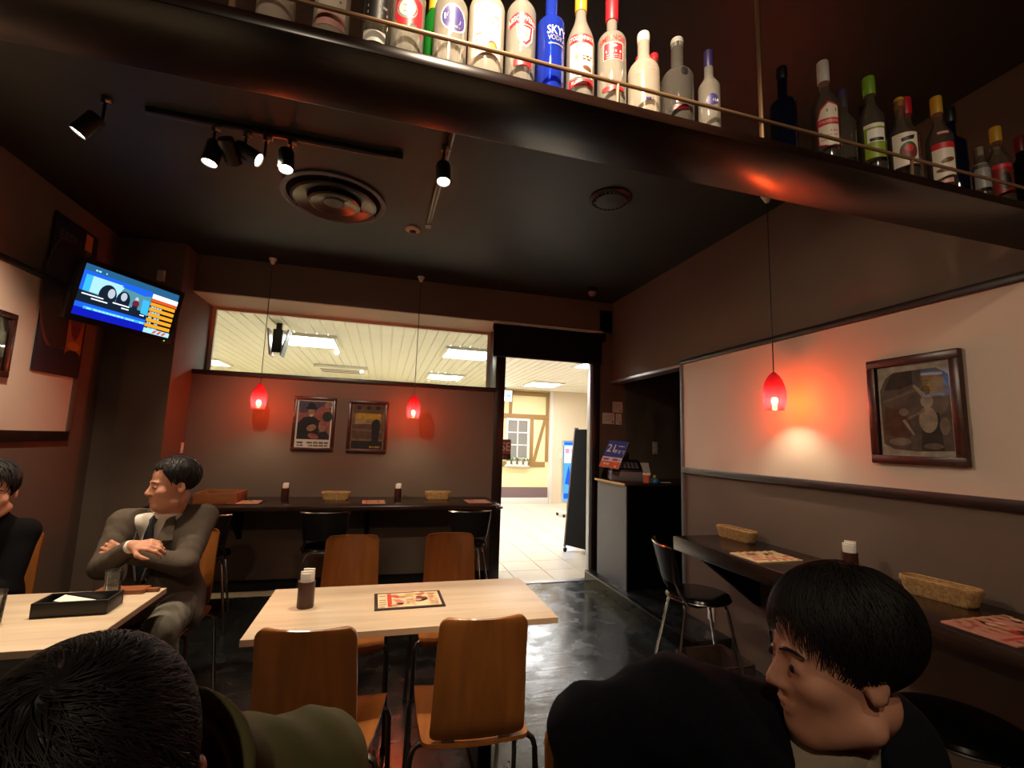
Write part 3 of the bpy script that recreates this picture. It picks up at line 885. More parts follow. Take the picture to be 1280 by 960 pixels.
def art_lime(a):
    a.rect(-0.028, 0.055, 0.028, 0.165, 'lab_green'); a.rect(-0.020, 0.105, 0.026, 0.148, 'lab_white'); a.rect(-0.028, 0.154, 0.028, 0.166, 'lab_cream'); a.rect(-0.014, 0.108, 0.022, 0.118, 'lab_black')
    a.ell(0.014, 0.072, 0.008, 0.006, 'lab_black')
def art_melon(a):
    a.rect(-0.034, 0.05, 0.034, 0.160, 'lab_cream'); a.poly([(-0.012, 0.142), (0.024, 0.150), (0.02, 0.136), (-0.010, 0.130)], 'lab_black'); a.ell(0.006, 0.098, 0.023, 0.030, 'lab_leaf'); a.ell(0.006, 0.094, 0.019, 0.023, 'lab_maroon'); a.ell(0.006, 0.106, 0.012, 0.012, 'lab_red')
def art_redband(a): a.rect(-0.026, 0.178, 0.026, 0.196, 'lab_maroon'); a.rect(-0.024, 0.130, 0.024, 0.172, 'lab_red'); a.lines(-0.016, 0.016, 0.14, 0.16, 2, 'lab_pink', 0.3, 3); a.ell(0.0, 0.09, 0.02, 0.026, 'lab_black')
def art_redwhite(a):
    a.rect(-0.03, 0.045, 0.03, 0.160, 'lab_cream'); a.rect(-0.03, 0.146, 0.03, 0.166, 'lab_red'); a.rect(-0.012, 0.196, 0.016, 0.206, 'lab_pink')
    a.ell(0.008, 0.104, 0.018, 0.008, 'lab_brown', rot=0.3); a.ell(0.0, 0.072, 0.022, 0.007, 'lab_brown'); a.rect(-0.028, 0.028, 0.018, 0.044, 'lab_pink')
def art_maroon(a): a.rect(-0.024, 0.04, 0.026, 0.14, 'lab_dark_red'); a.rect(-0.026, 0.136, 0.026, 0.150, 'lab_red'); a.ell(0.006, 0.09, 0.014, 0.03, 'lab_black')
def art_white(a): a.rect(-0.024, 0.05, 0.024, 0.14, 'lab_grey'); a.lines(-0.018, 0.018, 0.07, 0.12, 3, 'lab_black', 0.4, 2)

YB = 0.985
bottle(-0.278, YB, 'leftmost frosted bottle on the shelf, only its base in view', 0.32, 0.037, 'bottle_frosted', ('cap_silver', 0.04, 0.016))
bottle(-0.168, YB, 'cream bottle with pink brown band near its base, second from shelf left', 0.33, 0.037, 'bottle_frosted', ('cap_white', 0.04, 0.016), art_plain)
bottle(-0.073, YB, 'clear bottle with black and white label, left of the red labelled one', 0.30, 0.033, 'bottle_dim', ('cap_black', 0.04, 0.016), art_dark)
bottle(-0.006, YB, 'clear bottle with red label round a grey disc', 0.31, 0.037, 'bottle_clear', ('cap_silver', 0.04, 0.016), art_redgrey, zs=0.56)
bottle(0.056, 1.045, 'green bottle squeezed behind red and purple labelled bottles', 0.31, 0.024, 'bottle_green', ('cap_yellow', 0.10, 0.016))
bottle(0.090, YB-0.005, 'clear bottle with tilted purple oval label', 0.31, 0.039, 'bottle_clear', ('cap_white', 0.04, 0.016), art_purple, zs=0.54, zn=0.72)
bottle(0.176, YB, 'wide frosted bottle with small red fruit on cream label', 0.33, 0.043, 'bottle_frosted', ('cap_silver', 0.05, 0.016), art_peach)
bottle(0.262, YB, 'clear bottle with white lettering on arched red ABSOLWENT band', 0.35, 0.037, 'bottle_clear', ('cap_red', 0.05, 0.016), art_absol)
bottle(0.340, YB, 'cobalt blue bottle with SKYY in white letters', 0.33, 0.0345, 'bottle_blue', ('cap_black', 0.035, 0.0155), art_sky, zs=0.62, zn=0.71, rn=0.0155)
bottle(0.420, YB, 'slope-shouldered clear bottle with yellow cap and STOLICHNAYA label', 0.345, 0.0355, 'bottle_clear', ('cap_yellow', 0.075, 0.0155), art_stoli, zs=0.50, zn=0.76)
bottle(0.508, YB, 'clear bottle with tall red cap and SMIRNOFF in red', 0.355, 0.037, 'bottle_clear', ('cap_red', 0.085, 0.0165), art_smir, zs=0.58, zn=0.70)
bottle(0.604, YB+0.005, 'stout frosted bottle with silver cap right of the SMIRNOFF one', 0.268, 0.041, 'bottle_frosted', ('cap_white', 0.026, 0.0165), art_stout, zs=0.56, zn=0.76, rn=0.0155)
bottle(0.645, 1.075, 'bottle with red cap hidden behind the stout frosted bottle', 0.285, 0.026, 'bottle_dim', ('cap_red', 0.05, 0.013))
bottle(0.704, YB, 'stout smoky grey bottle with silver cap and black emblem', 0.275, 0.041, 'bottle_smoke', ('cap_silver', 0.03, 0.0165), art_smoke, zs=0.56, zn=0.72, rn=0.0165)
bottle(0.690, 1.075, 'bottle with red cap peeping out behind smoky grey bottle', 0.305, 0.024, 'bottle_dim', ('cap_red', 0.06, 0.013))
bottle(0.800, YB-0.005, 'slim clear bottle with purple cap and purple round label, before the gap', 0.262, 0.0285, 'bottle_clear', ('cap_purple', 0.05, 0.0125), art_small, zs=0.56, zn=0.72, rn=0.012)
bottle(1.105, 1.03, 'dark navy bottle in shadow right of the hanging rod', 0.335, 0.036, 'bottle_navy', ('cap_black', 0.04, 0.0155), None, zs=0.62, zn=0.72)
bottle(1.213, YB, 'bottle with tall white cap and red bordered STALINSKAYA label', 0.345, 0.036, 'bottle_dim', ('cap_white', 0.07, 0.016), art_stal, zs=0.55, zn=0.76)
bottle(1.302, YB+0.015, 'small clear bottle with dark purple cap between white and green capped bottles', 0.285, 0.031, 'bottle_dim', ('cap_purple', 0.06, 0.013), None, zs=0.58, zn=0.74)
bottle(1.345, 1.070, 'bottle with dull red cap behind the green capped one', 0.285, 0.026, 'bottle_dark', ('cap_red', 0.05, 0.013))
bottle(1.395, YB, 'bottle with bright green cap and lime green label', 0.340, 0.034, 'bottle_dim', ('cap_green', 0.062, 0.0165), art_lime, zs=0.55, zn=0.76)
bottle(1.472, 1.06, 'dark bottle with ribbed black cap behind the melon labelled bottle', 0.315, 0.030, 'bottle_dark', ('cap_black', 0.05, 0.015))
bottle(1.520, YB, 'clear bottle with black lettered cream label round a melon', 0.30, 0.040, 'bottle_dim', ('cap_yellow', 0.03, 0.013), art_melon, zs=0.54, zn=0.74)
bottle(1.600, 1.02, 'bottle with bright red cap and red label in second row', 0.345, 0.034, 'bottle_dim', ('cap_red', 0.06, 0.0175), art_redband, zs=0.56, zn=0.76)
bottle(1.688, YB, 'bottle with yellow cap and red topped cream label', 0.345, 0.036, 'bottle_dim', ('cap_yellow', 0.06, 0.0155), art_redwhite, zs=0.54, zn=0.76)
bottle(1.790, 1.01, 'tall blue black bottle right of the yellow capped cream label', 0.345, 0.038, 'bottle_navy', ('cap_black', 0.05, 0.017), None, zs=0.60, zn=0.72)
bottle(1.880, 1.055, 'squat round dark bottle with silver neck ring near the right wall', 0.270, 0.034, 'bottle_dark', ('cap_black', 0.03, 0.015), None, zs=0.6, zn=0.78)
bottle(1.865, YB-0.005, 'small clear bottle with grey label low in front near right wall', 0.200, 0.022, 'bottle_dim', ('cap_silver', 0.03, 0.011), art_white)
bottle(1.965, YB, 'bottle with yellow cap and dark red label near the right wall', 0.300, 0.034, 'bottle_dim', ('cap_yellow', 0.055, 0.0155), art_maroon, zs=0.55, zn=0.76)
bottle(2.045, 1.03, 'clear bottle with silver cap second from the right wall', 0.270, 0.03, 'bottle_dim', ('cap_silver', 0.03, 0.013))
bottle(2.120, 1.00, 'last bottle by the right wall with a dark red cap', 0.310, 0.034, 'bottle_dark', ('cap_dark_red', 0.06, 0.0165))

# ================================================================== WALL PIECES
def picture_frame(name, label, cat, loc, rz, W, Hh, fw, draw, mount='paper'):
    """back on y=0, faces -y; loc is the centre of the picture"""
    t = thing(name, label, cat, loc, rz)
    for a in ((-W/2, W/2, Hh/2-fw, Hh/2), (-W/2, W/2, -Hh/2, -Hh/2+fw), (-W/2, -W/2+fw, -Hh/2+fw, Hh/2-fw), (W/2-fw, W/2, -Hh/2+fw, Hh/2-fw)):
        box(a[0], a[1], -0.030, 0, a[2], a[3]).build('frame_rail', 'frame_wood', t, bevel=0.004)
    box(-W/2+fw, W/2-fw, -0.010, 0, -Hh/2+fw, Hh/2-fw).build('backing', mount, t)
    a = Art(lambda u, v, l: (u, -0.010-l, v))
    draw(a)
    a.build('print', t)
    box(-W/2+fw, W/2-fw, -0.0185, -0.0165, -Hh/2+fw, Hh/2-fw).build('glazing', 'picture_glass', t)
    return t
for n_, c_ in dict(p_violet='#5b4a63', p_rose='#a85c52', p_coat='#261e20', p_face='#b08063', p_green='#33352c', p_hat='#1c1717', p_cream='#d8bda6', p_print='#8a6d60', p_sepia='#8a6248', p_sky='#b08d63', p_gold='#c79b31', p_field='#6d4a38',
                   p_night='#2b211c', p_tower='#211c1a', p_grey1='#75655a', p_grey2='#8f7d6f', p_grey3='#a08d7b', p_grey4='#4a3f39', p_dress='#c4b19b', p_mount='#d2c7b4').items():
    flat(n_, c_, 0.7, (24, 0.62))
def draw_man(a):
    a.rect(-0.145, -0.150, 0.145, 0.215, 'p_rose'); a.rect(-0.145, 0.10, 0.145, 0.215, 'p_violet'); a.ell(0.08, 0.08, 0.075, 0.09, 'p_rose'); a.ell(0.12, 0.185, 0.035, 0.03, 'p_face')
    a.ell(0.115, 0.07, 0.045, 0.05, 'p_green')
    a.poly([(-0.145, -0.15), (-0.145, 0.0), (-0.10, 0.055), (-0.02, 0.075), (0.05, 0.03), (0.06, -0.05), (0.02, -0.15)], 'p_coat')
    a.ell(-0.03, 0.105, 0.032, 0.042, 'p_face'); a.ell(-0.03, 0.148, 0.055, 0.014, 'p_hat'); a.ell(-0.03, 0.168, 0.036, 0.034, 'p_hat'); a.ell(-0.03, 0.078, 0.018, 0.012, 'p_cream')
    a.ell(0.075, -0.03, 0.034, 0.042, 'p_face'); a.ell(0.08, 0.0, 0.04, 0.02, 'p_rose'); a.poly([(0.02, -0.15), (0.05, -0.08), (0.11, -0.07), (0.145, -0.11), (0.145, -0.15)], 'p_coat')
    a.ell(-0.02, -0.04, 0.045, 0.03, 'p_face', rot=0.4); a.ell(0.0, -0.12, 0.05, 0.025, 'p_rose', rot=-0.3)
    a.lines(-0.14, 0.14, -0.19, -0.165, 1, 'p_print', 0.7, 2); a.lines(-0.135, 0.135, -0.215, -0.195, 1, 'p_print', 0.7, 3)
def draw_tower(a):
    a.rect(-0.145, -0.215, 0.145, 0.215, 'p_sepia'); a.rect(-0.145, 0.13, 0.145, 0.215, 'p_field')
    for u in (-0.09, 0.0, 0.09): a.ell(u, 0.185, 0.022, 0.02, 'p_night')
    a.rect(-0.12, 0.02, 0.12, 0.10, 'p_sky'); a.rect(-0.12, 0.075, 0.12, 0.13, 'p_gold'); a.poly([(-0.145, -0.12), (-0.145, 0.02), (0.145, 0.03), (0.145, -0.12)], 'p_field')
    a.poly([(-0.145, -0.04), (-0.145, -0.02), (0.145, -0.03), (0.145, -0.06)], 'p_sepia')
    a.poly([(0.045, -0.15), (0.035, 0.035), (0.05, 0.06), (0.08, 0.08), (0.11, 0.06), (0.118, 0.03), (0.105, -0.15)], 'p_tower'); a.poly([(-0.02, 0.055), (0.06, 0.045), (0.06, 0.036)], 'p_tower')
    a.rect(-0.145, -0.215, 0.145, -0.14, 'p_night'); a.lines(0.0, 0.13, -0.205, -0.185, 1, 'p_gold', 0.8, 4)
picture_frame('framed_poster', 'framed rosy poster of a man in a black bowler hat', 'picture', (-0.652, YW, 1.512), 0, 0.375, 0.510, 0.028, draw_man)
picture_frame('framed_poster', 'framed sepia poster of a dark tower under a yellow sky', 'picture', (-0.158, YW, 1.502), 0, 0.375, 0.505, 0.028, draw_tower, 'p_sepia')
def draw_women(a):
    a.rect(-0.158, -0.20, 0.158, 0.205, 'p_mount')
    a.poly([(-0.145, -0.16), (-0.15, 0.10), (-0.12, 0.16), (-0.08, 0.185), (0.10, 0.185), (0.145, 0.15), (0.148, -0.19), (0.0, -0.195), (-0.10, -0.185)], 'p_grey1')
    a.poly([(-0.13, 0.10), (-0.09, 0.18), (0.0, 0.185), (0.0, 0.12), (-0.06, 0.10)], 'p_grey4'); a.poly([(-0.14, 0.05), (0.02, 0.10), (0.06, 0.11), (0.06, 0.10), (-0.14, 0.035)], 'p_grey2')
    a.poly([(-0.14, -0.12), (-0.13, 0.02), (-0.05, 0.0), (-0.02, -0.13)], 'p_field'); a.ell(0.10, 0.06, 0.045, 0.09, 'p_grey2'); a.poly([(0.02, -0.19), (0.03, -0.02), (0.10, -0.02), (0.11, -0.19)], 'p_grey4')
    a.ell(0.055, -0.05, 0.038, 0.06, 'p_dress'); a.ell(0.055, 0.035, 0.026, 0.03, 'p_dress'); a.ell(0.052, 0.085, 0.020, 0.024, 'p_grey4'); a.poly([(0.04, 0.05), (0.0, 0.11), (0.008, 0.118), (0.05, 0.07)], 'p_dress')
    a.ell(-0.045, -0.01, 0.022, 0.018, 'p_grey3'); a.poly([(-0.07, -0.10), (-0.06, -0.03), (-0.02, -0.03), (-0.01, -0.12)], 'p_field'); a.poly([(-0.03, -0.035), (0.045, 0.0), (0.045, -0.012), (-0.03, -0.05)], 'p_grey3')
    a.poly([(-0.055, -0.05), (-0.01, -0.12), (-0.002, -0.115), (-0.04, -0.045)], 'p_dress'); a.ell(-0.07, -0.15, 0.05, 0.018, 'p_grey3'); a.ell(0.07, -0.17, 0.04, 0.014, 'p_grey2'); a.ell(0.12, -0.08, 0.02, 0.04, 'p_grey3')
picture_frame('framed_picture', 'large dark framed sepia picture of two women on the right wall', 'picture', (XR-0.006, 1.580, 1.610), R(90)*-1, 0.398, 0.512, 0.040, draw_women, 'p_mount')
def draw_pale(a): a.rect(-0.2, -0.13, 0.2, 0.13, 'p_mount'); a.poly([(-0.2, -0.13), (0.2, -0.13), (0.2, -0.02), (-0.2, 0.04)], 'p_grey3')
picture_frame('framed_picture', 'dark framed pale picture cut by the left edge, left wall', 'picture', (XL+0.006, 3.18, 1.875), R(90), 0.53, 0.385, 0.035, draw_pale, 'p_mount')

# tall drink poster behind the television
for n_, c_ in dict(post_navy='#171526', post_brown='#3b1d16', post_text='#6f6378', post_amber='#a4632a', post_gold='#c98a2c', post_red='#6d2323', post_arc='#6d3a2e', post_cap='#d08a3d', post_grey='#5a5148').items():
    flat(n_, c_, 0.5)
t = thing('hanging_poster', 'tall dark beer poster behind the television on the left wall', 'poster', (XL+0.008, 3.88, 2.30), R(90))
box(-0.235, 0.235, -0.010, 0.0, -0.54, 0.54).build('sheet', 'post_navy', t)
a = Art(lambda u, v, l: (u, -0.010-l, v)); a.ell(-0.05, 0.02, 0.22, 0.42, 'post_arc'); a.ell(-0.05, 0.03, 0.205, 0.40, 'post_brown'); a.rect(-0.235, -0.54, 0.235, -0.36, 'post_navy')
a.text('ESSAYEZ', 0.0, 0.41, 0.085, 'post_text', 1.1); a.text('9', -0.05, -0.10, 0.14, 'post_grey'); a.rect(0.09, 0.40, 0.17, 0.52, 'post_cap'); a.rect(0.10, 0.30, 0.16, 0.40, 'post_grey')
a.rect(0.03, -0.50, 0.225, 0.30, 'post_navy'); a.poly([(0.04, -0.40), (0.04, -0.12), (0.215, -0.12), (0.215, -0.40)], 'post_amber'); a.ell(0.128, -0.40, 0.088, 0.05, 'post_navy'); a.poly([(0.055, -0.12), (0.05, 0.02), (0.205, 0.02), (0.20, -0.12), (0.165, -0.24), (0.128, -0.28), (0.085, -0.24)], 'post_red')
a.ell(0.128, -0.32, 0.07, 0.03, 'post_gold'); a.rect(0.045, 0.02, 0.21, 0.08, 'post_grey'); a.text('RITUEL', 0.128, 0.05, 0.042, 'post_brown'); a.text('9', 0.128, -0.06, 0.11, 'post_text'); a.lines(0.08, 0.18, -0.17, -0.13, 2, 'post_text', 0.3, 2)
a.build('print', t)

# television on its arm
t = thing('television', 'flat television tilted on a wall arm showing a bright news show', 'television', (-1.83, 3.87, 2.30))
t.rotation_euler = (Matrix.Rotation(1.022, 3, 'Z') @ Matrix.Rotation(0.1715, 3, 'X') @ Matrix.Rotation(0.0314, 3, 'Y')).to_euler()
box(-0.354, 0.354, 0.0, 0.05, -0.212, 0.212).build('casing', 'black', t, bevel=0.008)
for a_ in ((-0.354, 0.354, 0.178, 0.212), (-0.354, 0.354, -0.212, -0.170), (-0.354, -0.324, -0.170, 0.178), (0.324, 0.354, -0.170, 0.178)):
    box(a_[0], a_[1], -0.010, 0.0, a_[2], a_[3]).build('bezel', 'gloss_black', t)
box(-0.15, 0.15, 0.05, 0.08, -0.12, 0.12).build('rear_cover', 'black', t, bevel=0.01)
_w = t.rotation_euler.to_matrix().transposed() @ (Vector((XL+0.01, 4.24, 2.42))-t.location)
MB().tube([(0, 0.07, 0.0), (0.0, 0.20, 0.03), _w], 0.02, 8).build('mount_arm', 'black', t)
MB().obox(_w, (0.06, 0.06, 0.09), t.rotation_euler.to_matrix().transposed() @ Matrix.Rotation(0, 3, 'X')).build('wall_plate', 'black', t)
for n_, c_, s_ in (('tv_blue', '#1f63e8', 1.1), ('tv_deep', '#1420c8', 0.9), ('tv_sky', '#2f6f9e', 0.8), ('tv_pale', '#a5dbff', 1.2), ('tv_cyan', '#3db8ff', 1.1), ('tv_dark', '#1d2b3d', 0.7), ('tv_orange', '#f5a428', 1.1), ('tv_white', '#f4fbff', 1.3), ('tv_red', '#e85a2a', 1.0), ('tv_skin', '#cfd8e8', 0.9), ('tv_teal', '#5fa6b8', 0.8), ('tv_maroon', '#8c2a4d', 0.7), ('tv_black', '#20160c', 0.5)):
    glow(n_, c_, s_)
a = Art(lambda u, v, l: (u, -0.001-l, v)); a.rect(-0.324, -0.170, 0.324, 0.178, 'tv_sky'); a.rect(-0.324, -0.170, 0.13, 0.135, 'tv_blue'); a.rect(-0.30, -0.075, 0.13, 0.11, 'tv_teal')
a.poly([(-0.30, 0.0), (-0.30, 0.11), (-0.06, 0.11), (-0.10, 0.0)], 'tv_pale'); a.rect(-0.30, 0.0, -0.26, 0.11, 'tv_cyan'); a.poly([(-0.324, -0.08), (-0.324, 0.0), (0.13, -0.03), (0.13, -0.08)], 'tv_dark')
a.ell(-0.15, 0.01, 0.055, 0.075, 'tv_dark'); a.ell(-0.13, 0.03, 0.022, 0.034, 'tv_skin'); a.ell(-0.05, 0.005, 0.045, 0.07, 'tv_dark'); a.ell(-0.05, 0.035, 0.02, 0.03, 'tv_skin'); a.poly([(-0.08, 0.10), (0.08, 0.085), (0.13, 0.10), (0.13, 0.135), (-0.05, 0.135)], 'tv_blue')
a.ell(0.035, 0.045, 0.012, 0.018, 'tv_skin'); a.ell(0.035, 0.012, 0.024, 0.026, 'tv_maroon'); a.poly([(0.015, -0.075), (0.015, -0.005), (0.052, -0.005), (0.055, -0.075)], 'tv_dark'); a.poly([(0.08, -0.04), (0.075, 0.06), (0.125, 0.06), (0.13, -0.05)], 'tv_cyan')
for q in ((-0.30, -0.025, -0.17), (-0.24, -0.045, -0.14), (-0.11, -0.03, 0.0), (-0.05, -0.05, 0.0), (0.08, -0.06, 0.11)): a.rect(q[0], q[1], q[2], q[1]+0.008, 'tv_white')
a.rect(-0.324, -0.170, 0.13, -0.115, 'tv_deep'); a.rect(-0.324, -0.115, 0.13, -0.085, 'tv_blue'); a.rect(-0.27, -0.118, 0.13, -0.100, 'tv_cyan'); a.lines(-0.25, 0.12, -0.115, -0.103, 1, 'tv_pale', 0.8, 2); a.lines(-0.26, -0.19, 0.145, 0.158, 1, 'tv_pale', 0.8, 3)
a.rect(0.13, -0.135, 0.324, 0.085, 'tv_black'); a.rect(0.13, 0.085, 0.324, 0.125, 'tv_white'); a.rect(0.13, 0.066, 0.324, 0.09, 'tv_red')
for i in range(5):
    a.rect(0.13, 0.035-i*0.040, 0.318, 0.060-i*0.040, 'tv_orange'); a.lines(0.14, 0.22, 0.022-i*0.040, 0.033-i*0.040, 1, 'tv_pale', 0.8, i)
a.rect(0.13, -0.170, 0.324, -0.135, 'tv_pale')
for i in range(3): a.poly([(0.19+i*0.035, -0.165), (0.21+i*0.035, -0.14), (0.23+i*0.035, -0.14), (0.21+i*0.035, -0.165)], 'tv_red')
a.build('screen', t)
glow('led_green', '#4dff3a', 2.0)
box(0.295, 0.303, -0.012, -0.010, -0.200, -0.194).build('power_light', 'led_green', t)

def plate(name, label, cat, x0, x1, y0, y1, z0, z1, m='switch_white', rocker=None):
    t = thing(name, label, cat, ((x0+x1)/2, (y0+y1)/2, z0))
    cx, cy = (x0+x1)/2, (y0+y1)/2
    box(x0-cx, x1-cx, y0-cy, y1-cy, 0, z1-z0).build('plate', m, t, bevel=0.002)
    return t, z1-z0
t, h_ = plate('wall_box', 'small beige wall box above the television on the pillar', 'box', -1.90, -1.845, 4.355, 4.38, 2.635, 2.725)
box(-0.02, 0.02, -0.0155, -0.0125, 0.01, 0.08).build('cover', 'soffit_cream', t)
t, h_ = plate('wall_switch', 'pale switch plate on the red lit side of the pillar', 'switch', -1.72, -1.712, 4.74, 4.79, 1.205, 1.30)
box(0.004, 0.007, -0.012, 0.012, 0.025, 0.07).build('rocker', 'white', t)
t, h_ = plate('power_outlet', 'white power outlet low under the right wall counter', 'outlet', XR-0.008, XR, 3.005, 3.075, 0.15, 0.265, 'white')
for z in (0.035, 0.07): box(-0.006, -0.0035, -0.012, 0.012, z, z+0.018).build('socket', 'soffit_cream', t)
notices = [(2.290, 2.435, 1.628, 1.748, 'wide certificate below the square notice on nook wall'), (2.412, 2.532, 1.758, 1.876, 'square notice topmost of the papers on nook wall'), (2.450, 2.520, 1.625, 1.745, 'narrow notice beside the wide certificate on nook wall')]
for i, (x0, x1, z0, z1, lab) in enumerate(notices):
    t = thing('paper_notice', 'pale paper %s' % lab, 'notice', ((x0+x1)/2, YH, z0), group='papers on the nook wall')
    box(-(x1-x0)/2, (x1-x0)/2, -0.003, 0, 0, z1-z0).build('sheet', 'paper', t)
    a = Art(lambda u, v, l: (u, -0.003-l, v)); wd = (x1-x0)/2-0.012
    a.lines(-wd, wd, 0.03, z1-z0-0.015, 6, flat('print_brown', '#8d7566'), 0.25, i); a.rect(wd-0.02, 0.012, wd, 0.030, 'print_brown'); a.build('print', t)
t, h_ = plate('wall_switch', 'tall pale switch plate deep in the dark nook', 'switch', 2.905, 2.965, YH-0.010, YH, 1.315, 1.45)
box(-0.012, 0.012, -0.008, -0.004, 0.03, 0.06).build('rocker', 'white', t); box(-0.012, 0.012, -0.008, -0.004, 0.08, 0.11).build('rocker', 'white', t)

# ================================================================== COUNTERS, TABLES
def rounded_rect(x0, x1, y0, y1, r, n=5, corners=(1,1,1,1)):
    P = []
    for (cx, cy, a0), on in zip(((x0+r, y0+r, 180), (x1-r, y0+r, 270), (x1-r, y1-r, 0), (x0+r, y1-r, 90)), corners):
        if not on:
            P.append((x0 if a0 in (180, 90) else x1, y0 if a0 in (180, 270) else y1)); continue
        for k in range(n+1):
            a = R(a0+90*k/n); P.append((cx+r*math.cos(a), cy+r*math.sin(a)))
    return P
t = thing('wall_counter', 'long dark glossy counter along the back wall under the posters', 'counter', (0, 0, 0))
mb = MB().prism(rounded_rect(-1.72, 1.075, 4.16, YW, 0.06, corners=(0, 1, 1, 0)), lambda u, v: (u, v, 0.785), lambda u, v: (u, v, 0.825))
mb.build('worktop', 'walnut', t, bevel=0.006)
box(1.02, 1.084, 4.152, 4.20, 0.793, 0.818).build('corner_cap', 'chrome', t, bevel=0.008)
for x in (-1.2, -0.1, 0.85):
    MB().prism([(YW, 0.785), (YW-0.42, 0.785), (YW, 0.45)], lambda u, v: (x-0.02, u, v), lambda u, v: (x+0.02, u, v)).build('bracket', 'matte_black', t)
t = thing('wall_counter', 'dark thick wooden counter along the right wall', 'counter', (0, 0, 0))
box(1.912, XR, -0.6, 2.79, 0.722, 0.81).build('worktop', 'walnut_long', t, bevel=0.005)
for y in (2.60, 0.7):
    MB().prism([(XR, 0.722), (1.96, 0.722), (XR, 0.40)], lambda u, v: (u, y-0.03, v), lambda u, v: (u, y+0.03, v)).build('bracket', 'matte_black', t)

def cafe_table(x0, x1, y0, y1, label):
    t = thing('cafe_table', label, 'table', ((x0+x1)/2, (y0+y1)/2, 0), group='pale wooden tables')
    hx, hy = (x1-x0)/2, (y1-y0)/2
    box(-hx, hx, -hy, hy, 0.696, 0.7195).build('tabletop', 'table_wood', t, bevel=0.002)
    for a in ((-hx-0.0015, hx+0.0015, -hy-0.0015, -hy), (-hx-0.0015, hx+0.0015, hy, hy+0.0015), (-hx-0.0015, -hx, -hy, hy), (hx, hx+0.0015, -hy, hy)):
        box(a[0], a[1], a[2], a[3], 0.697, 0.7185).build('edge_band', 'table_edge', t)
    for sx in (-hx*0.62, hx*0.62):
        MB().tube([(sx, 0, 0.02), (sx, 0, 0.69)], 0.028, 14).build('pedestal', 'matte_black', t, smooth=True)
        box(sx-0.035, sx+0.035, -hy*0.85, hy*0.85, 0, 0.022).build('foot', 'matte_black', t, bevel=0.004)
        box(sx-0.05, sx+0.05, -hy*0.7, hy*0.7, 0.682, 0.696).build('top_plate', 'matte_black', t)
    return t
cafe_table(-0.415, 0.708, 1.800, 2.335, 'pale wooden cafe table in the middle of the room')
cafe_table(-2.05, -0.872, 1.840, 2.432, 'pale wooden cafe table at the left edge before the man in grey')

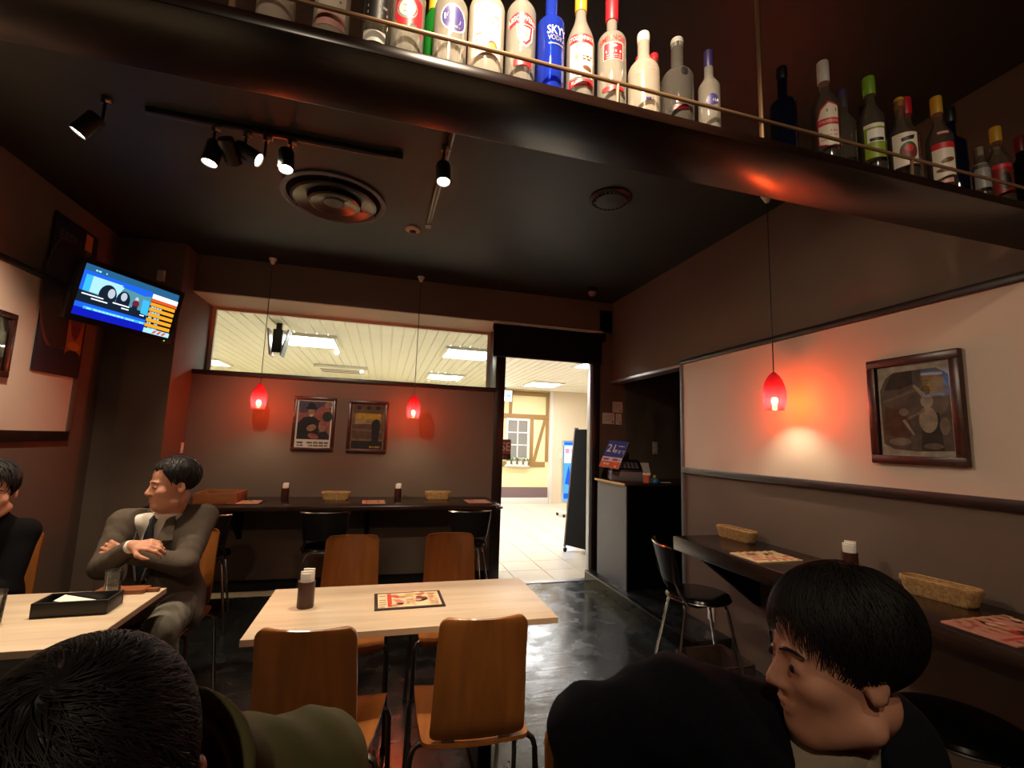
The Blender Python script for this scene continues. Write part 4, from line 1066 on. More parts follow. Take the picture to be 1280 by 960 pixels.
# ================================================================== CHAIRS
def make_plywood_chair():
    """sitter looks towards +y"""
    t = thing('plywood_chair', '', 'chair', (0, 0, 0))
    # backrest: bent board, hollow across
    def board(rows, th):
        n = 10; F = []; B = []
        for (y, z, hw, dish) in rows:
            fr = []; bk = []
            for i in range(n+1):
                s = -1+2*i/n
                yy = y + dish*(s*s)
                fr.append((s*hw, yy+th/2, z)); bk.append((s*hw, yy-th/2, z))
            F.append(fr); B.append(bk)
        return F, B
    rows = []
    zz0, zz1, rc_ = 0.470, 0.860, 0.030
    ds = (0.0, 0.002, 0.006, 0.012, 0.020, 0.030)
    zs_ = [zz0+d_ for d_ in ds]+[zz0+0.03+(zz1-zz0-0.06)*k/12 for k in range(1, 12)]+[zz1-d_ for d_ in reversed(ds)]
    for z in zs_:
        f = (z-zz0)/(zz1-zz0)
        y = -0.196 - 0.080*f + 0.022*max(0, 0.16-f)/0.16*max(0, 0.16-f)/0.16
        e = min(z-zz0, zz1-z, rc_)
        hw = 0.150 - 0.012*f - (rc_-math.sqrt(max(0, rc_**2-(rc_-e)**2)))
        rows.append((y, z, hw, 0.028*min(1, 0.35+f)))
    F, B = board(rows, 0.012)
    def slab(F, B):
        mb = MB(); mb.grid(F); nb = len(mb.v); mb.grid(B)
        a = len(F); b = len(F[0])
        idx = lambda i, j: i*b+j
        loop = [idx(0, j) for j in range(b)]+[idx(i, b-1) for i in range(1, a)]+[idx(a-1, j) for j in range(b-2, -1, -1)]+[idx(i, 0) for i in range(a-2, 0, -1)]
        for p, q in zip(loop, loop[1:]+loop[:1]):
            mb.f.append((p, q, nb+q, nb+p)); mb.mi.append(0)
        return mb
    slab(F, B).build('backrest', 'chair_wood', t, smooth=True, ang=50)
    rows = []
    F = []; B = []
    fs_ = [d_/0.40 for d_ in ds]+[0.075+0.85*k/9 for k in range(1, 9)]+[1-d_/0.40 for d_ in reversed(ds)]
    for f in fs_:
        y = -0.185+0.40*f
        z = 0.462 - 0.010*math.sin(PI*min(1, f*1.2)) - 0.022*max(0, f-0.82)/0.18*max(0, f-0.82)/0.18
        e = min(0.40*f, 0.40*(1-f), rc_)
        hw = 0.168 + 0.020*math.sin(PI*f*0.55) - (rc_-math.sqrt(max(0, rc_**2-(rc_-e)**2)))
        fr = []; bk = []
        for i in range(11):
            s = -1+0.2*i
            zz = z + 0.008*s*s
            fr.append((s*hw, y, zz)); bk.append((s*hw, y, zz-0.012))
        F.append(fr); B.append(bk)
    slab(F, B).build('seat', 'chair_wood', t, smooth=True, ang=50)
    # the joint plate behind, holding back to seat
    for sx in (-0.09, 0.09):
        box(sx-0.02, sx+0.02, -0.176, -0.166, 0.462, 0.53).build('back_bracket', 'dark_chrome', t)
    mb = MB()
    mb.tube([(-0.155, -0.12, 0.437), (0.155, -0.12, 0.437)], 0.009, 8); mb.tube([(-0.155, 0.14, 0.437), (0.155, 0.14, 0.437)], 0.009, 8)
    mb.build('seat_frame', 'dark_chrome', t, smooth=True)
    for sx in (-1, 1):
        for y0, y1 in ((-0.12, -0.19), (0.14, 0.19)):
            MB().tube([(sx*0.14, y0, 0.437), (sx*0.175, y0, 0.436), (sx*0.195, y0+(y1-y0)*0.1, 0.425), (sx*0.203, y0+(y1-y0)*0.2, 0.40), (sx*0.212, y1, 0.012)], 0.0095, 9).build('leg', 'dark_chrome', t, smooth=True)
            MB().lathe([(0.013, 0.0), (0.013, 0.018), (0.010, 0.022)], 10, (sx*0.212, y1, 0)).build('foot_cap', 'rubber', t, smooth=True)
    return t
GC = 'plywood chairs'
c0 = make_plywood_chair()
c0.location = (-0.140, 1.73, 0); c0.rotation_euler.z = R(-8)
c0['label'] = 'brown plywood chair at near left of the middle table, seen from behind'; c0['group'] = GC
copy_tree(c0, (0.352, 1.725, 0), R(-3), 'brown plywood chair at near right of the middle table, seen from behind')
copy_tree(c0, (-0.125, 2.515, 0), R(180), 'brown plywood chair behind the middle table, facing the napkin holder')
copy_tree(c0, (0.410, 2.520, 0), R(180), 'brown plywood chair behind the middle table, nearer the doorway')
copy_tree(c0, (-1.02, 2.80, 0), R(174), 'brown plywood chair the man in the grey suit sits on')
copy_tree(c0, (-1.80, 2.80, 0), R(184), 'brown plywood chair behind the woman in black at the left edge')
copy_tree(c0, (0.475, 0.665, 0), R(180), 'brown plywood chair of the man in navy, foreground right')
copy_tree(c0, (-0.20, 0.72, 0), R(180), 'brown plywood chair of the person in olive jacket, foreground left')

def make_bar_chair():
    t = thing('bar_chair', '', 'chair', (0, 0, 0))
    MB().lathe([(0.0, 0.488), (0.16, 0.487), (0.182, 0.494), (0.188, 0.505), (0.182, 0.517), (0.15, 0.522), (0.0, 0.520)], 36, caps=False).build('seat', 'gloss_black', t, smooth=True)
    MB().tube([(0.187*math.cos(2*PI*k/36), 0.187*math.sin(2*PI*k/36), 0.496) for k in range(36)], 0.005, 6, closed=True).build('seat_rim', 'dark_chrome', t, smooth=True)
    n = 12; F = []; B = []
    for k in range(9):
        f = k/8; z = 0.590+0.215*f; fr = []; bk = []
        for i in range(n+1):
            s = -1+2*i/n; hw = 0.150+0.028*f
            y = -0.205-0.055*f+0.050*s*s
            fr.append((s*hw, y+0.006, z)); bk.append((s*hw, y-0.006, z))
        F.append(fr); B.append(bk)
    mb = MB(); mb.grid(F); nb = len(mb.v); mb.grid(B); a_, b_ = 9, n+1
    loop = [j for j in range(b_)]+[i*b_+b_-1 for i in range(1, a_)]+[(a_-1)*b_+j for j in range(b_-2, -1, -1)]+[i*b_ for i in range(a_-2, 0, -1)]
    for p, q in zip(loop, loop[1:]+loop[:1]): mb.f.append((p, q, nb+q, nb+p)); mb.mi.append(0)
    mb.build('backrest', 'black', t, smooth=True, ang=50)
    MB().tube([(-0.180+0.36*i/12, -0.262+0.050*(-1+i/6)**2, 0.808) for i in range(13)], 0.0075, 8).build('top_rail', 'chrome', t, smooth=True)
    for sx in (-1, 1):
        MB().tube([(sx*0.125, 0.03, 0.484), (sx*0.150, -0.06, 0.478), (sx*0.157, -0.12, 0.490), (sx*0.155, -0.155, 0.535), (sx*0.140, -0.165, 0.56), (sx*0.150, -0.195, 0.62), (sx*0.172, -0.216, 0.80)], 0.008, 8).build('back_post', 'dark_chrome', t, smooth=True)
        for y0, y1 in ((-0.12, -0.215), (0.11, 0.195)):
            MB().tube([(sx*0.10, y0, 0.484), (sx*0.125, y0*1.05, 0.472), (sx*0.14, y0*1.1, 0.44), (sx*0.20, y1, 0.012)], 0.0095, 9).build('leg', 'chrome', t, smooth=True)
            MB().lathe([(0.013, 0.0), (0.013, 0.018), (0.010, 0.022)], 10, (sx*0.20, y1, 0)).build('foot_cap', 'rubber', t, smooth=True)
    return t
GB = 'black bar chairs with chrome legs'
b0 = make_bar_chair()
b0.location = (1.925, 2.56, 0); b0.rotation_euler.z = R(-106); b0['group'] = GB
b0['label'] = 'black round-seat chair at the end of the right counter'
copy_tree(b0, (-0.395, 4.15, 0), R(0), 'black chair tucked under back counter, nearer the napkin holder left')
copy_tree(b0, (0.745, 4.15, 0), R(0), 'black chair tucked under back counter by the doorway')
copy_tree(b0, (-1.24, 4.02, 0), R(12), 'black chair under back counter behind the man in grey suit')
t = thing('bar_stool', 'black round backless stool at the lower right under the counter', 'stool', (1.915, 1.215, 0), R(20))
for ch in b0.children:
    if ch.name.split('.')[0] in ('seat', 'seat_rim', 'leg', 'foot_cap'):
        c = ch.copy(); COL.objects.link(c); c.parent = t

# ================================================================== SMALL THINGS
def napkins(x, y, z, label, rz=0, s=1.0):
    t = thing('napkin_holder', label, 'napkin holder', (x, y, z), rz, 'brown napkin holders')
    MB().lathe([(0.030*s, 0), (0.032*s, 0.003), (0.032*s, 0.100*s), (0.029*s, 0.100*s), (0.029*s, 0.006)], 28, caps=False).build('cup', 'brown_plastic', t, smooth=True, ang=40)
    MB().lathe([(0.030*s, 0.0), (0.0, 0.001)], 28, caps=False).build('base', 'brown_plastic', t)
    mb = MB()
    for i, (dx, hh, tw) in enumerate(((-0.012, 0.135, 0.1), (-0.003, 0.142, -0.05), (0.007, 0.150, 0.08), (0.015, 0.146, 0.0))):
        rot = Matrix.Rotation(R(tw*20), 3, 'Y')
        mb.obox((dx*s*0.4, dx*s*0.95, hh*s/2), (0.0235*s-abs(dx)*0.3, 0.0050*s, hh*s/2-0.004), rot)
    mb.build('napkins', 'tissue', t, bevel=0.001)
napkins(-0.259, 2.085, 0.7195, 'brown cup of white napkins on the middle table')
napkins(-0.816, 4.60, 0.825, 'brown cup of white napkins at the left of the back counter', 0.3)
napkins(0.166, 4.63, 0.825, 'brown cup of white napkins on the back counter between baskets', -0.2)
napkins(2.225, 1.81, 0.81, 'brown cup of white napkins on the right wall counter', -0.85, 1.1)

def basket(x, y, z, L, label, rz):
    t = thing('basket', label, 'basket', (x, y, z), rz, 'narrow wicker baskets')
    Wd, Hh = 0.095, 0.066
    def ring(hx, hy, zz): return [(u, v, zz) for u, v in rounded_rect(-hx, hx, -hy, hy, min(hy*0.8, 0.035), 4)]
    mb = MB()
    rows = []
    nl = 7
    for k in range(nl):
        f = k/(nl-1)
        bul = 0.0035*(k % 2)
        rows.append(ring(L/2-0.02+0.02*f+bul, Wd/2-0.012+0.012*f+bul, Hh*f))
    inner = [ring(L/2-0.008, Wd/2-0.008, Hh), ring(L/2-0.028, Wd/2-0.020, 0.008)]
    rr = rows+inner
    m = len(rr[0])
    vs = [p for r_ in rr for p in r_]
    fs = [(i*m+j, i*m+(j+1) % m, (i+1)*m+(j+1) % m, (i+1)*m+j) for i in range(len(rr)-1) for j in range(m)]
    fs.append(tuple(range(m-1, -1, -1))); fs.append(tuple((len(rr)-1)*m+j for j in range(m)))
    MB().add(vs, fs).build('body', 'wicker', t, smooth=True, ang=60)
    pts = ring(L/2-0.004, Wd/2-0.004, Hh+0.002)
    MB().tube(pts, 0.0055, 7, closed=True).build('rim', 'wicker', t, smooth=True)
    mb = MB()
    per = rounded_rect(-L/2+0.008, L/2-0.008, -Wd/2+0.004, Wd/2-0.004, 0.035, 4)
    for i in range(int(L/0.024)):
        u = -L/2+0.035+i*0.024
        if u > L/2-0.035: break
        for sy in (-1, 1):
            mb.tube([(u, sy*(Wd/2-0.011), 0.002), (u, sy*(Wd/2+0.001), Hh)], 0.003, 5)
    tag(mb.build('stakes', 'wicker', t), kind='stuff')
basket(2.285, 2.635, 0.81, 0.30, 'narrow wicker basket at the far end of the right counter', R(93))
basket(2.262, 1.455, 0.81, 0.27, 'narrow wicker basket at the near end of right counter', R(97))
basket(-0.385, 4.585, 0.825, 0.25, 'narrow wicker basket on the back counter under the two posters', 0)
basket(0.543, 4.62, 0.825, 0.25, 'narrow wicker basket on the back counter nearest the doorway', 0)

for n_, c_ in dict(menu_cream='#ecd3a8', menu_red='#c8402f', menu_dark='#3a1c18', menu_pink='#cf7466', menu_tan='#c39a6a', menu_brown='#7a4a35', menu_cover='#2a1512', menu_yellow='#e0b560', menu_rose='#d99a86').items():
    flat(n_, c_, 0.45)
def menu(x, y, z, label, rz, W=0.297, D_=0.21, cover=True, seed=1, tone='menu_cream'):
    t = thing('menu', label, 'menu', (x, y, z), rz, 'flat menus')
    box(-W/2, W/2, -D_/2, D_/2, 0, 0.005).build('cover', 'menu_cover' if cover else tone, t, bevel=0.0015)
    a = Art(lambda u, v, l: (u, v, 0.005+l))
    e = 0.014 if cover else 0.0
    rnd = random.Random(seed)
    a.rect(-W/2+e, -D_/2+e, W/2-e, D_/2-e, tone)
    x0 = -W/2+e; wv = W-2*e; y0, y1 = -D_/2+e+0.006, D_/2-e-0.006
    a.lines(x0+0.02*wv, x0+0.13*wv, y0, y1, 6, 'menu_brown', 0.3, seed)
    a.rect(x0+0.15*wv, y0, x0+0.22*wv, y1, 'menu_red')
    for k in range(10):
        a.ell(x0+wv*rnd.uniform(0.25, 0.40), rnd.uniform(y0+0.012, y1-0.012), 0.016, 0.012, rnd.choice(['menu_red', 'menu_pink', 'menu_dark', 'menu_rose', 'menu_tan']), 10)
    a.lines(x0+0.44*wv, x0+0.58*wv, y0, y1, 7, 'menu_tan', 0.35, seed+3)
    for k in range(10):
        a.ell(x0+wv*rnd.uniform(0.63, 0.75), rnd.uniform(y0+0.012, y1-0.012), 0.015, 0.012, rnd.choice(['menu_pink', 'menu_dark', 'menu_cream', 'menu_brown', 'menu_rose']), 10)
    a.lines(x0+0.81*wv, x0+0.96*wv, y0, y1, 6, 'menu_tan', 0.35, seed+5)
    a.build('page', t)
menu(0.148, 2.090, 0.7195, 'dark edged menu with red photos on the middle table', R(1), 0.283, 0.20)
menu(-1.075, 4.39, 0.825, 'menu at left end of the back counter beside the wooden box', R(2), 0.25, 0.24, seed=2, tone='menu_rose')
menu(-0.050, 4.38, 0.825, 'menu in the middle of the back counter', R(2), 0.22, 0.27, seed=3, tone='menu_rose')
menu(0.895, 4.40, 0.825, 'menu at the doorway end of the back counter', R(2), 0.24, 0.27, seed=4, tone='menu_rose')
menu(2.083, 2.185, 0.81, 'pale menu sheet on the right counter between basket and napkins', R(90), 0.21, 0.295, False, 5)
menu(2.115, 1.160, 0.81, 'rosy menu sheet at the near end of the right counter', R(90), 0.21, 0.32, False, 6, 'menu_rose')

t = thing('wooden_box', 'open brown wooden box on the left end of the back counter', 'box', (-1.28, 4.47, 0.825))
for a_ in ((-0.155, 0.155, -0.16, -0.148, 0, 0.085), (-0.155, 0.155, 0.148, 0.16, 0, 0.085), (-0.155, -0.143, -0.148, 0.148, 0, 0.085), (0.143, 0.155, -0.148, 0.148, 0, 0.085)):
    box(*a_).build('side_panel', 'board_wood', t, bevel=0.002)
box(-0.143, 0.143, -0.148, 0.148, 0.0, 0.008).build('bottom', 'board_wood', t)

# left table
t = thing('cutlery_tray', 'black rectangular tray with folded tissue on the left table', 'tray', (-1.062, 2.185, 0.7195), R(2))
hx, hy = 0.115, 0.060
for a_ in ((-hx, hx, -hy, -hy+0.008), (-hx, hx, hy-0.008, hy), (-hx, -hx+0.008, -hy+0.008, hy-0.008), (hx-0.008, hx, -hy+0.008, hy-0.008)):
    box(a_[0], a_[1], a_[2], a_[3], 0, 0.052).build('wall', 'tray_black', t, bevel=0.002)
box(-hx+0.008, hx-0.008, -hy+0.008, hy-0.008, 0, 0.008).build('base', 'tray_black', t)
MB().obox((-0.01, 0.01, 0.03), (0.06, 0.035, 0.004), Matrix.Rotation(R(14), 3, 'Y')).build('tissue', 'tissue', t)
def tumbler(x, y, label, r=0.031, Hh=0.105, fill=0.6):
    t = thing('water_glass', label, 'glass', (x, y, 0.7195), 0, 'water glasses on the left table')
    MB().lathe([(0.0, 0.0), (r*0.8, 0.0), (r*0.84, 0.004), (r, Hh), (r*0.93, Hh), (r*0.78, 0.012), (0.0, 0.010)], 28, caps=False).build('tumbler', 'tumbler_glass', t, smooth=True, ang=50)
    MB().lathe([(0.0, 0.0125), (r*0.76, 0.0125), (r*(0.79+0.13*fill), Hh*fill), (0.0, Hh*fill)], 28, caps=False).build('drink', 'water', t, smooth=True, ang=50)
tumbler(-1.03, 2.338, 'glass of water before the wooden board on left table')
tumbler(-1.262, 2.085, 'nearly empty glass at the left edge of the left table', 0.034, 0.11, 0.35)
t = thing('serving_board', 'small brown wooden board behind the glass on the left table', 'board', (-1.005, 2.392, 0.7195), R(-3))
box(-0.10, 0.08, -0.034, 0.034, 0.0, 0.018).build('board', 'board_wood', t, bevel=0.004)
box(0.08, 0.125, -0.012, 0.012, 0.003, 0.015).build('handle', 'board_wood', t, bevel=0.003)

t = thing('storage_basket', 'dark woven basket on the floor under the right counter chair', 'basket', (1.985, 2.50, 0))
for a_ in ((-0.17, 0.17, -0.14, -0.125), (-0.17, 0.17, 0.125, 0.14), (-0.17, -0.155, -0.125, 0.125), (0.155, 0.17, -0.125, 0.125)):
    box(a_[0], a_[1], a_[2], a_[3], 0.0, 0.16).build('side', 'wicker_dark', t, bevel=0.003)
box(-0.155, 0.155, -0.125, 0.125, 0, 0.012).build('base', 'wicker_dark', t)
MB().tube([(u, v, 0.162) for u, v in rounded_rect(-0.168, 0.168, -0.138, 0.138, 0.02)], 0.007, 6, closed=True).build('rim', 'wicker_dark', t, smooth=True)

# nook: desk, till, sign
t = thing('till_desk', 'tall black desk with end face greyed as lit, in the nook by the doorway', 'desk', (0, 0, 0))
box(2.195, 3.3, 3.91, 4.50, 0.105, 1.030).build('carcass', 'gloss_black', t)
box(2.186, 2.195, 3.905, 4.50, 0.105, 1.030).build('lit_end', 'grey_panel', t)  # doorway light put into the colour: greyer than the black carcass
box(2.165, 3.3, 3.885, 4.52, 1.030, 1.055).build('worktop', 'walnut', t, bevel=0.004)
box(2.160, 2.165, 3.89, 4.515, 1.033, 1.052).build('edge_strip', 'brass', t)
t = thing('cash_register', 'grey and black cash register on the desk behind the opening-hours card', 'cash register', (2.40, 4.30, 1.055), R(-20))
box(-0.16, 0.16, -0.13, 0.17, 0, 0.085).build('drawer_case', 'grey_panel', t, bevel=0.005)
MB().prism([(-0.13, 0.085), (0.17, 0.085), (0.17, 0.20), (0.05, 0.19), (-0.12, 0.11)], lambda u, v: (-0.15, u, v), lambda u, v: (0.15, u, v)).build('keyboard_case', 'black', t, bevel=0.005)
mb = MB()
for i in range(6):
    for j in range(3): mb.obox((-0.10+0.04*i, -0.085+0.04*j, 0.128+0.019*j), (0.014, 0.013, 0.006), Matrix.Rotation(R(24), 3, 'X'))
tag(mb.build('keys', 'grey_panel', t), kind='stuff')
box(-0.05, 0.05, 0.10, 0.15, 0.20, 0.27).build('display', 'gloss_black', t, bevel=0.006)
for n_, c_ in dict(card_blue='#3a4aa5', card_orange='#e8672c', card_pale='#f0e2e6', card_rose='#c65a74', card_white='#f6f2f0').items(): flat(n_, c_, 0.4)
t = thing('counter_card', 'blue and orange card reading 21 propped on the till desk', 'sign', (2.235, 4.16, 1.245))
t.rotation_euler = (Matrix.Rotation(-1.001, 3, 'Z') @ Matrix.Rotation(-0.573, 3, 'X') @ Matrix.Rotation(0.0766, 3, 'Y')).to_euler()
t.location = (2.19, 4.155, 1.312)
box(-0.109, 0.109, 0.0, 0.004, -0.154, 0.154).build('card', 'card_white', t)
a = Art(lambda u, v, l: (u, -l, v)); a.rect(-0.109, -0.035, 0.109, 0.154, 'card_blue'); a.rect(-0.109, -0.154, 0.109, -0.085, 'card_orange'); a.rect(-0.105, -0.082, 0.105, -0.038, 'card_pale')
a.text('21', -0.045, 0.060, 0.125, 'card_white', 0.85); a.text('\u6642\u307e\u3067', 0.052, 0.028, 0.048, 'card_white', 0.85); a.lines(0.02, 0.085, 0.088, 0.105, 1, 'card_white', 0.7, 1)
a.lines(-0.095, 0.09, -0.075, -0.045, 1, 'card_rose', 0.85, 2); a.lines(-0.07, 0.04, -0.125, -0.10, 1, 'card_white', 0.8, 3); a.lines(0.03, 0.08, -0.142, -0.122, 1, 'card_white', 0.7, 4); a.build('print', t)
box(-0.02, 0.02, 0.004, 0.008, -0.15, 0.06).build('prop', 'black', t)
t = thing('paper_cup', 'orange cup of folded tissue on the black till desk', 'cup', (2.445, 3.98, 1.055))
MB().lathe([(0.030, 0), (0.036, 0.07), (0.033, 0.07), (0.028, 0.005)], 20, caps=False).build('cup', 'orange_cup', t, smooth=True)
MB().lathe([(0.030, 0.0), (0.0, 0.002)], 20, caps=False).build('base', 'orange_cup', t)
mb = MB()
for i in range(4): mb.obox((-0.018+0.012*i, 0.004*(-1)**i, 0.068), (0.008, 0.018, 0.022), Matrix.Rotation(R(12*(i-1.5)), 3, 'Y'))
mb.build('tissue', 'tissue', t)
t = thing('sanitizer_bottle', 'small blue squat bottle with yellow cap on the till desk', 'bottle', (2.545, 4.00, 1.055))
MB().lathe([(0.036, 0), (0.040, 0.004), (0.038, 0.03), (0.018, 0.042), (0.014, 0.046)], 20).build('body', 'blue_plastic', t, smooth=True)
MB().lathe([(0.015, 0.046), (0.016, 0.066), (0.012, 0.07)], 16).build('cap', 'yellow_plastic', t, smooth=True)
t = thing('card_stand', 'pale sloping card stand behind the orange cup on desk', 'stand', (2.60, 4.30, 1.055), R(-8))
MB().obox((0, 0.02, 0.125), (0.075, 0.004, 0.05), Matrix.Rotation(R(-25), 3, 'X')).build('card', 'paper', t)
MB().obox((0, 0.0, 0.068), (0.08, 0.006, 0.010)).build('ledge', 'paper', t)
box(-0.07, 0.07, -0.01, 0.06, 0.0, 0.06).build('base', 'black', t)
t = thing('price_slip', 'thin pale slip lying on the till desk beside the blue bottle', 'paper', (2.66, 3.99, 1.055))
box(-0.045, 0.045, -0.02, 0.02, 0.0, 0.004).build('sheet', 'paper', t)

# ================================================================== PEOPLE (distance fields meshed into continuous skins)
A3 = lambda *p: np.array(p, float)
def d_cone(P, a, b, ra, rb):
    a = np.asarray(a, float); b = np.asarray(b, float); ab = b-a
    t = np.clip(((P-a)@ab)/max(ab@ab, 1e-12), 0, 1)
    return np.linalg.norm(P-a-t[:, None]*ab, axis=1)-(ra+(rb-ra)*t)
def d_ell(P, c, r, M=None):
    q = P-np.asarray(c, float)
    if M is not None: q = q@M
    r = np.asarray(r, float)
    k0 = np.linalg.norm(q/r, axis=1); k1 = np.linalg.norm(q/(r*r), axis=1)
    return k0*(k0-1)/np.maximum(k1, 1e-9)
def smin(a, b, k):
    h = np.clip(0.5+0.5*(b-a)/k, 0, 1)
    return b+(a-b)*h-k*h*(1-h)
def smax(a, b, k): return -smin(-a, -b, k)
def union(ds, k):
    d = ds[0]
    for e in ds[1:]: d = smin(d, e, k)
    return d
def frame(fwd, up=(0, 0, 1)):
    f = np.asarray(fwd, float); f = f/np.linalg.norm(f)
    u = np.asarray(up, float); r = np.cross(f, u); r /= np.linalg.norm(r)
    return np.stack([r, f, np.cross(r, f)], 1)     # columns right, forward, up

def surface(fn, lo, hi, h):
    """naive surface nets over the active blocks of a grid"""
    lo = np.asarray(lo, float); B = 8
    nb = np.maximum(1, np.ceil((np.asarray(hi)-lo)/(h*B)).astype(int))
    n = nb*B
    bi = np.stack(np.meshgrid(*[np.arange(k) for k in nb], indexing='ij'), -1).reshape(-1, 3)
    dc = fn(lo+(bi*B+(B-1)/2)*h)
    act = np.abs(dc) < 1.75*h*B
    V = np.repeat(np.repeat(np.repeat(dc.reshape(nb), B, 0), B, 1), B, 2)
    off = np.stack(np.meshgrid(*[np.arange(B)]*3, indexing='ij'), -1).reshape(-1, 3)
    idx = (bi[act][:, None, :]*B+off[None]).reshape(-1, 3)
    V[idx[:, 0], idx[:, 1], idx[:, 2]] = fn(lo+idx*h)
    S = V < 0
    cnt = np.zeros(n-1, int)
    for dx in (0, 1):
        for dy in (0, 1):
            for dz in (0, 1):
                cnt += S[dx:n[0]-1+dx, dy:n[1]-1+dy, dz:n[2]-1+dz]
    cells = np.argwhere((cnt > 0) & (cnt < 8))
    ids = -np.ones(n-1, int); ids[tuple(cells.T)] = np.arange(len(cells))
    acc = np.zeros((len(cells), 3)); w_ = np.zeros(len(cells))
    for ax in range(3):
        o1, o2 = [k for k in range(3) if k != ax]
        for p in (0, 1):
            for q in (0, 1):
                a = cells.copy(); a[:, o1] += p; a[:, o2] += q
                b = a.copy(); b[:, ax] += 1
                va = V[tuple(a.T)]; vb = V[tuple(b.T)]
                m = (va < 0) != (vb < 0)
                t = np.where(m, va/np.where(m, va-vb, 1), 0)
                pt = a.astype(float); pt[:, ax] += t
                acc[m] += pt[m]; w_[m] += 1
    verts = lo+h*acc/np.maximum(w_, 1)[:, None]
    faces = []
    for ax in range(3):
        o1, o2 = (ax+1) % 3, (ax+2) % 3
        sl = [slice(1, n[k]-1) for k in range(3)]; sl[ax] = slice(0, n[ax]-1)
        s2 = list(sl); s2[ax] = slice(1, n[ax])
        A_, B_ = S[tuple(sl)], S[tuple(s2)]
        e = np.argwhere(A_ != B_)
        st = np.array([1, 1, 1]); st[ax] = 0
        g = e+st
        flip = ~A_[tuple(e.T)]
        def cell(d1, d2):
            c = g.copy(); c[:, o1] -= d1; c[:, o2] -= d2
            return ids[tuple(c.T)]
        q = np.stack([cell(1, 1), cell(0, 1), cell(0, 0), cell(1, 0)], 1)
        q[flip] = q[flip][:, ::-1]
        faces.append(q[(q >= 0).all(1)])
    return verts, np.concatenate(faces)

def skin_obj(name, fn, lo, hi, h, m, parent, origin):
    v, f = surface(fn, lo, hi, h)
    me = bpy.data.meshes.new(name)
    me.from_pydata((v-np.asarray(origin)).tolist(), [], f.tolist())
    me.materials.append(MATS[m])
    me.polygons.foreach_set('use_smooth', np.ones(len(me.polygons), bool))
    o = bpy.data.objects.new(name, me); COL.objects.link(o); o.parent = parent
    return o

def head_d(P, c, M, s=1.0, eo=0.0):
    q = (P-np.asarray(c, float))@M/s
    d = union([d_ell(q, (0, -0.012, 0.045), (0.076, 0.097, 0.085)), d_ell(q, (0, 0.030, -0.035), (0.062, 0.062, 0.078)), d_cone(q, (0, 0.052, -0.088), (0, 0.066, -0.100), 0.032, 0.022)], 0.03)
    for sx in (-1, 1):
        d = smin(d, d_cone(q, (sx*0.055, -0.005, -0.075), (sx*0.022, 0.055, -0.100), 0.022, 0.018), 0.025)
        d = smin(d, d_ell(q, (sx*0.042, 0.060, -0.025), (0.020, 0.022, 0.018)), 0.02)
        d = smax(d, -d_ell(q, (sx*0.032, 0.100, 0.000), (0.018, 0.014, 0.010)), 0.012)
        d = smin(d, d_ell(q, (sx*0.032, 0.078, 0.000), (0.014, 0.0125, 0.011)), 0.004)
        d = smin(d, d_cone(q, (sx*0.014, 0.088, 0.020), (sx*0.044, 0.078, 0.022), 0.006, 0.005), 0.012)
        ear = d_ell(q, (sx*(0.079+eo), -0.012, -0.010), (0.008, 0.018, 0.030))
        ear = smax(ear, -d_ell(q, (sx*(0.090+eo), -0.006, -0.006), (0.010, 0.010, 0.020)), 0.005)
        d = smin(d, ear, 0.008)
    nose = union([d_cone(q, (0, 0.086, 0.008), (0, 0.106, -0.030), 0.007, 0.0105), d_ell(q, (0.009, 0.094, -0.036), (0.008, 0.010, 0.007)), d_ell(q, (-0.009, 0.094, -0.036), (0.008, 0.010, 0.007))], 0.01)
    d = smin(d, nose, 0.010)
    d = smin(d, d_ell(q, (0, 0.087, -0.062), (0.022, 0.010, 0.005)), 0.005)
    d = smin(d, d_ell(q, (0, 0.086, -0.072), (0.019, 0.010, 0.006)), 0.005)
    d = smax(d, -d_ell(q, (0, 0.100, -0.0668), (0.022, 0.010, 0.0016)), 0.003)
    return d*s

def hair_d(P, c, M, fringe=0.0, side=0.0, s=1.0):
    q = (P-np.asarray(c, float))@M/s
    bump = 0.0022*np.sin(q[:, 0]*150+4*np.sin(q[:, 1]*60))*np.sin(q[:, 1]*90+q[:, 2]*60)
    d = d_ell(q, (0, -0.016, 0.052), (0.087, 0.108, 0.093)) + bump
    # hairline: drop what lies before the face plane and under the nape
    face = q[:, 1]*0.80-(q[:, 2]-0.062+fringe)*0.75-0.045+0.010*np.sin(q[:, 0]*120)
    sideb = np.minimum(np.maximum(np.maximum(q[:, 1]-0.030, -(q[:, 2]+0.045+side)), -1), 1)
    cut = np.maximum(face, -(q[:, 2]+0.075+side))
    ears = d_ell(q, (0.085, -0.012, -0.016), (0.028, 0.026, 0.036)); ears2 = d_ell(q, (-0.085, -0.012, -0.016), (0.028, 0.026, 0.036))
    d = smax(d, cut, 0.010)
    if side <= 0: d = smax(d, -np.minimum(ears, ears2), 0.006)
    return d*s

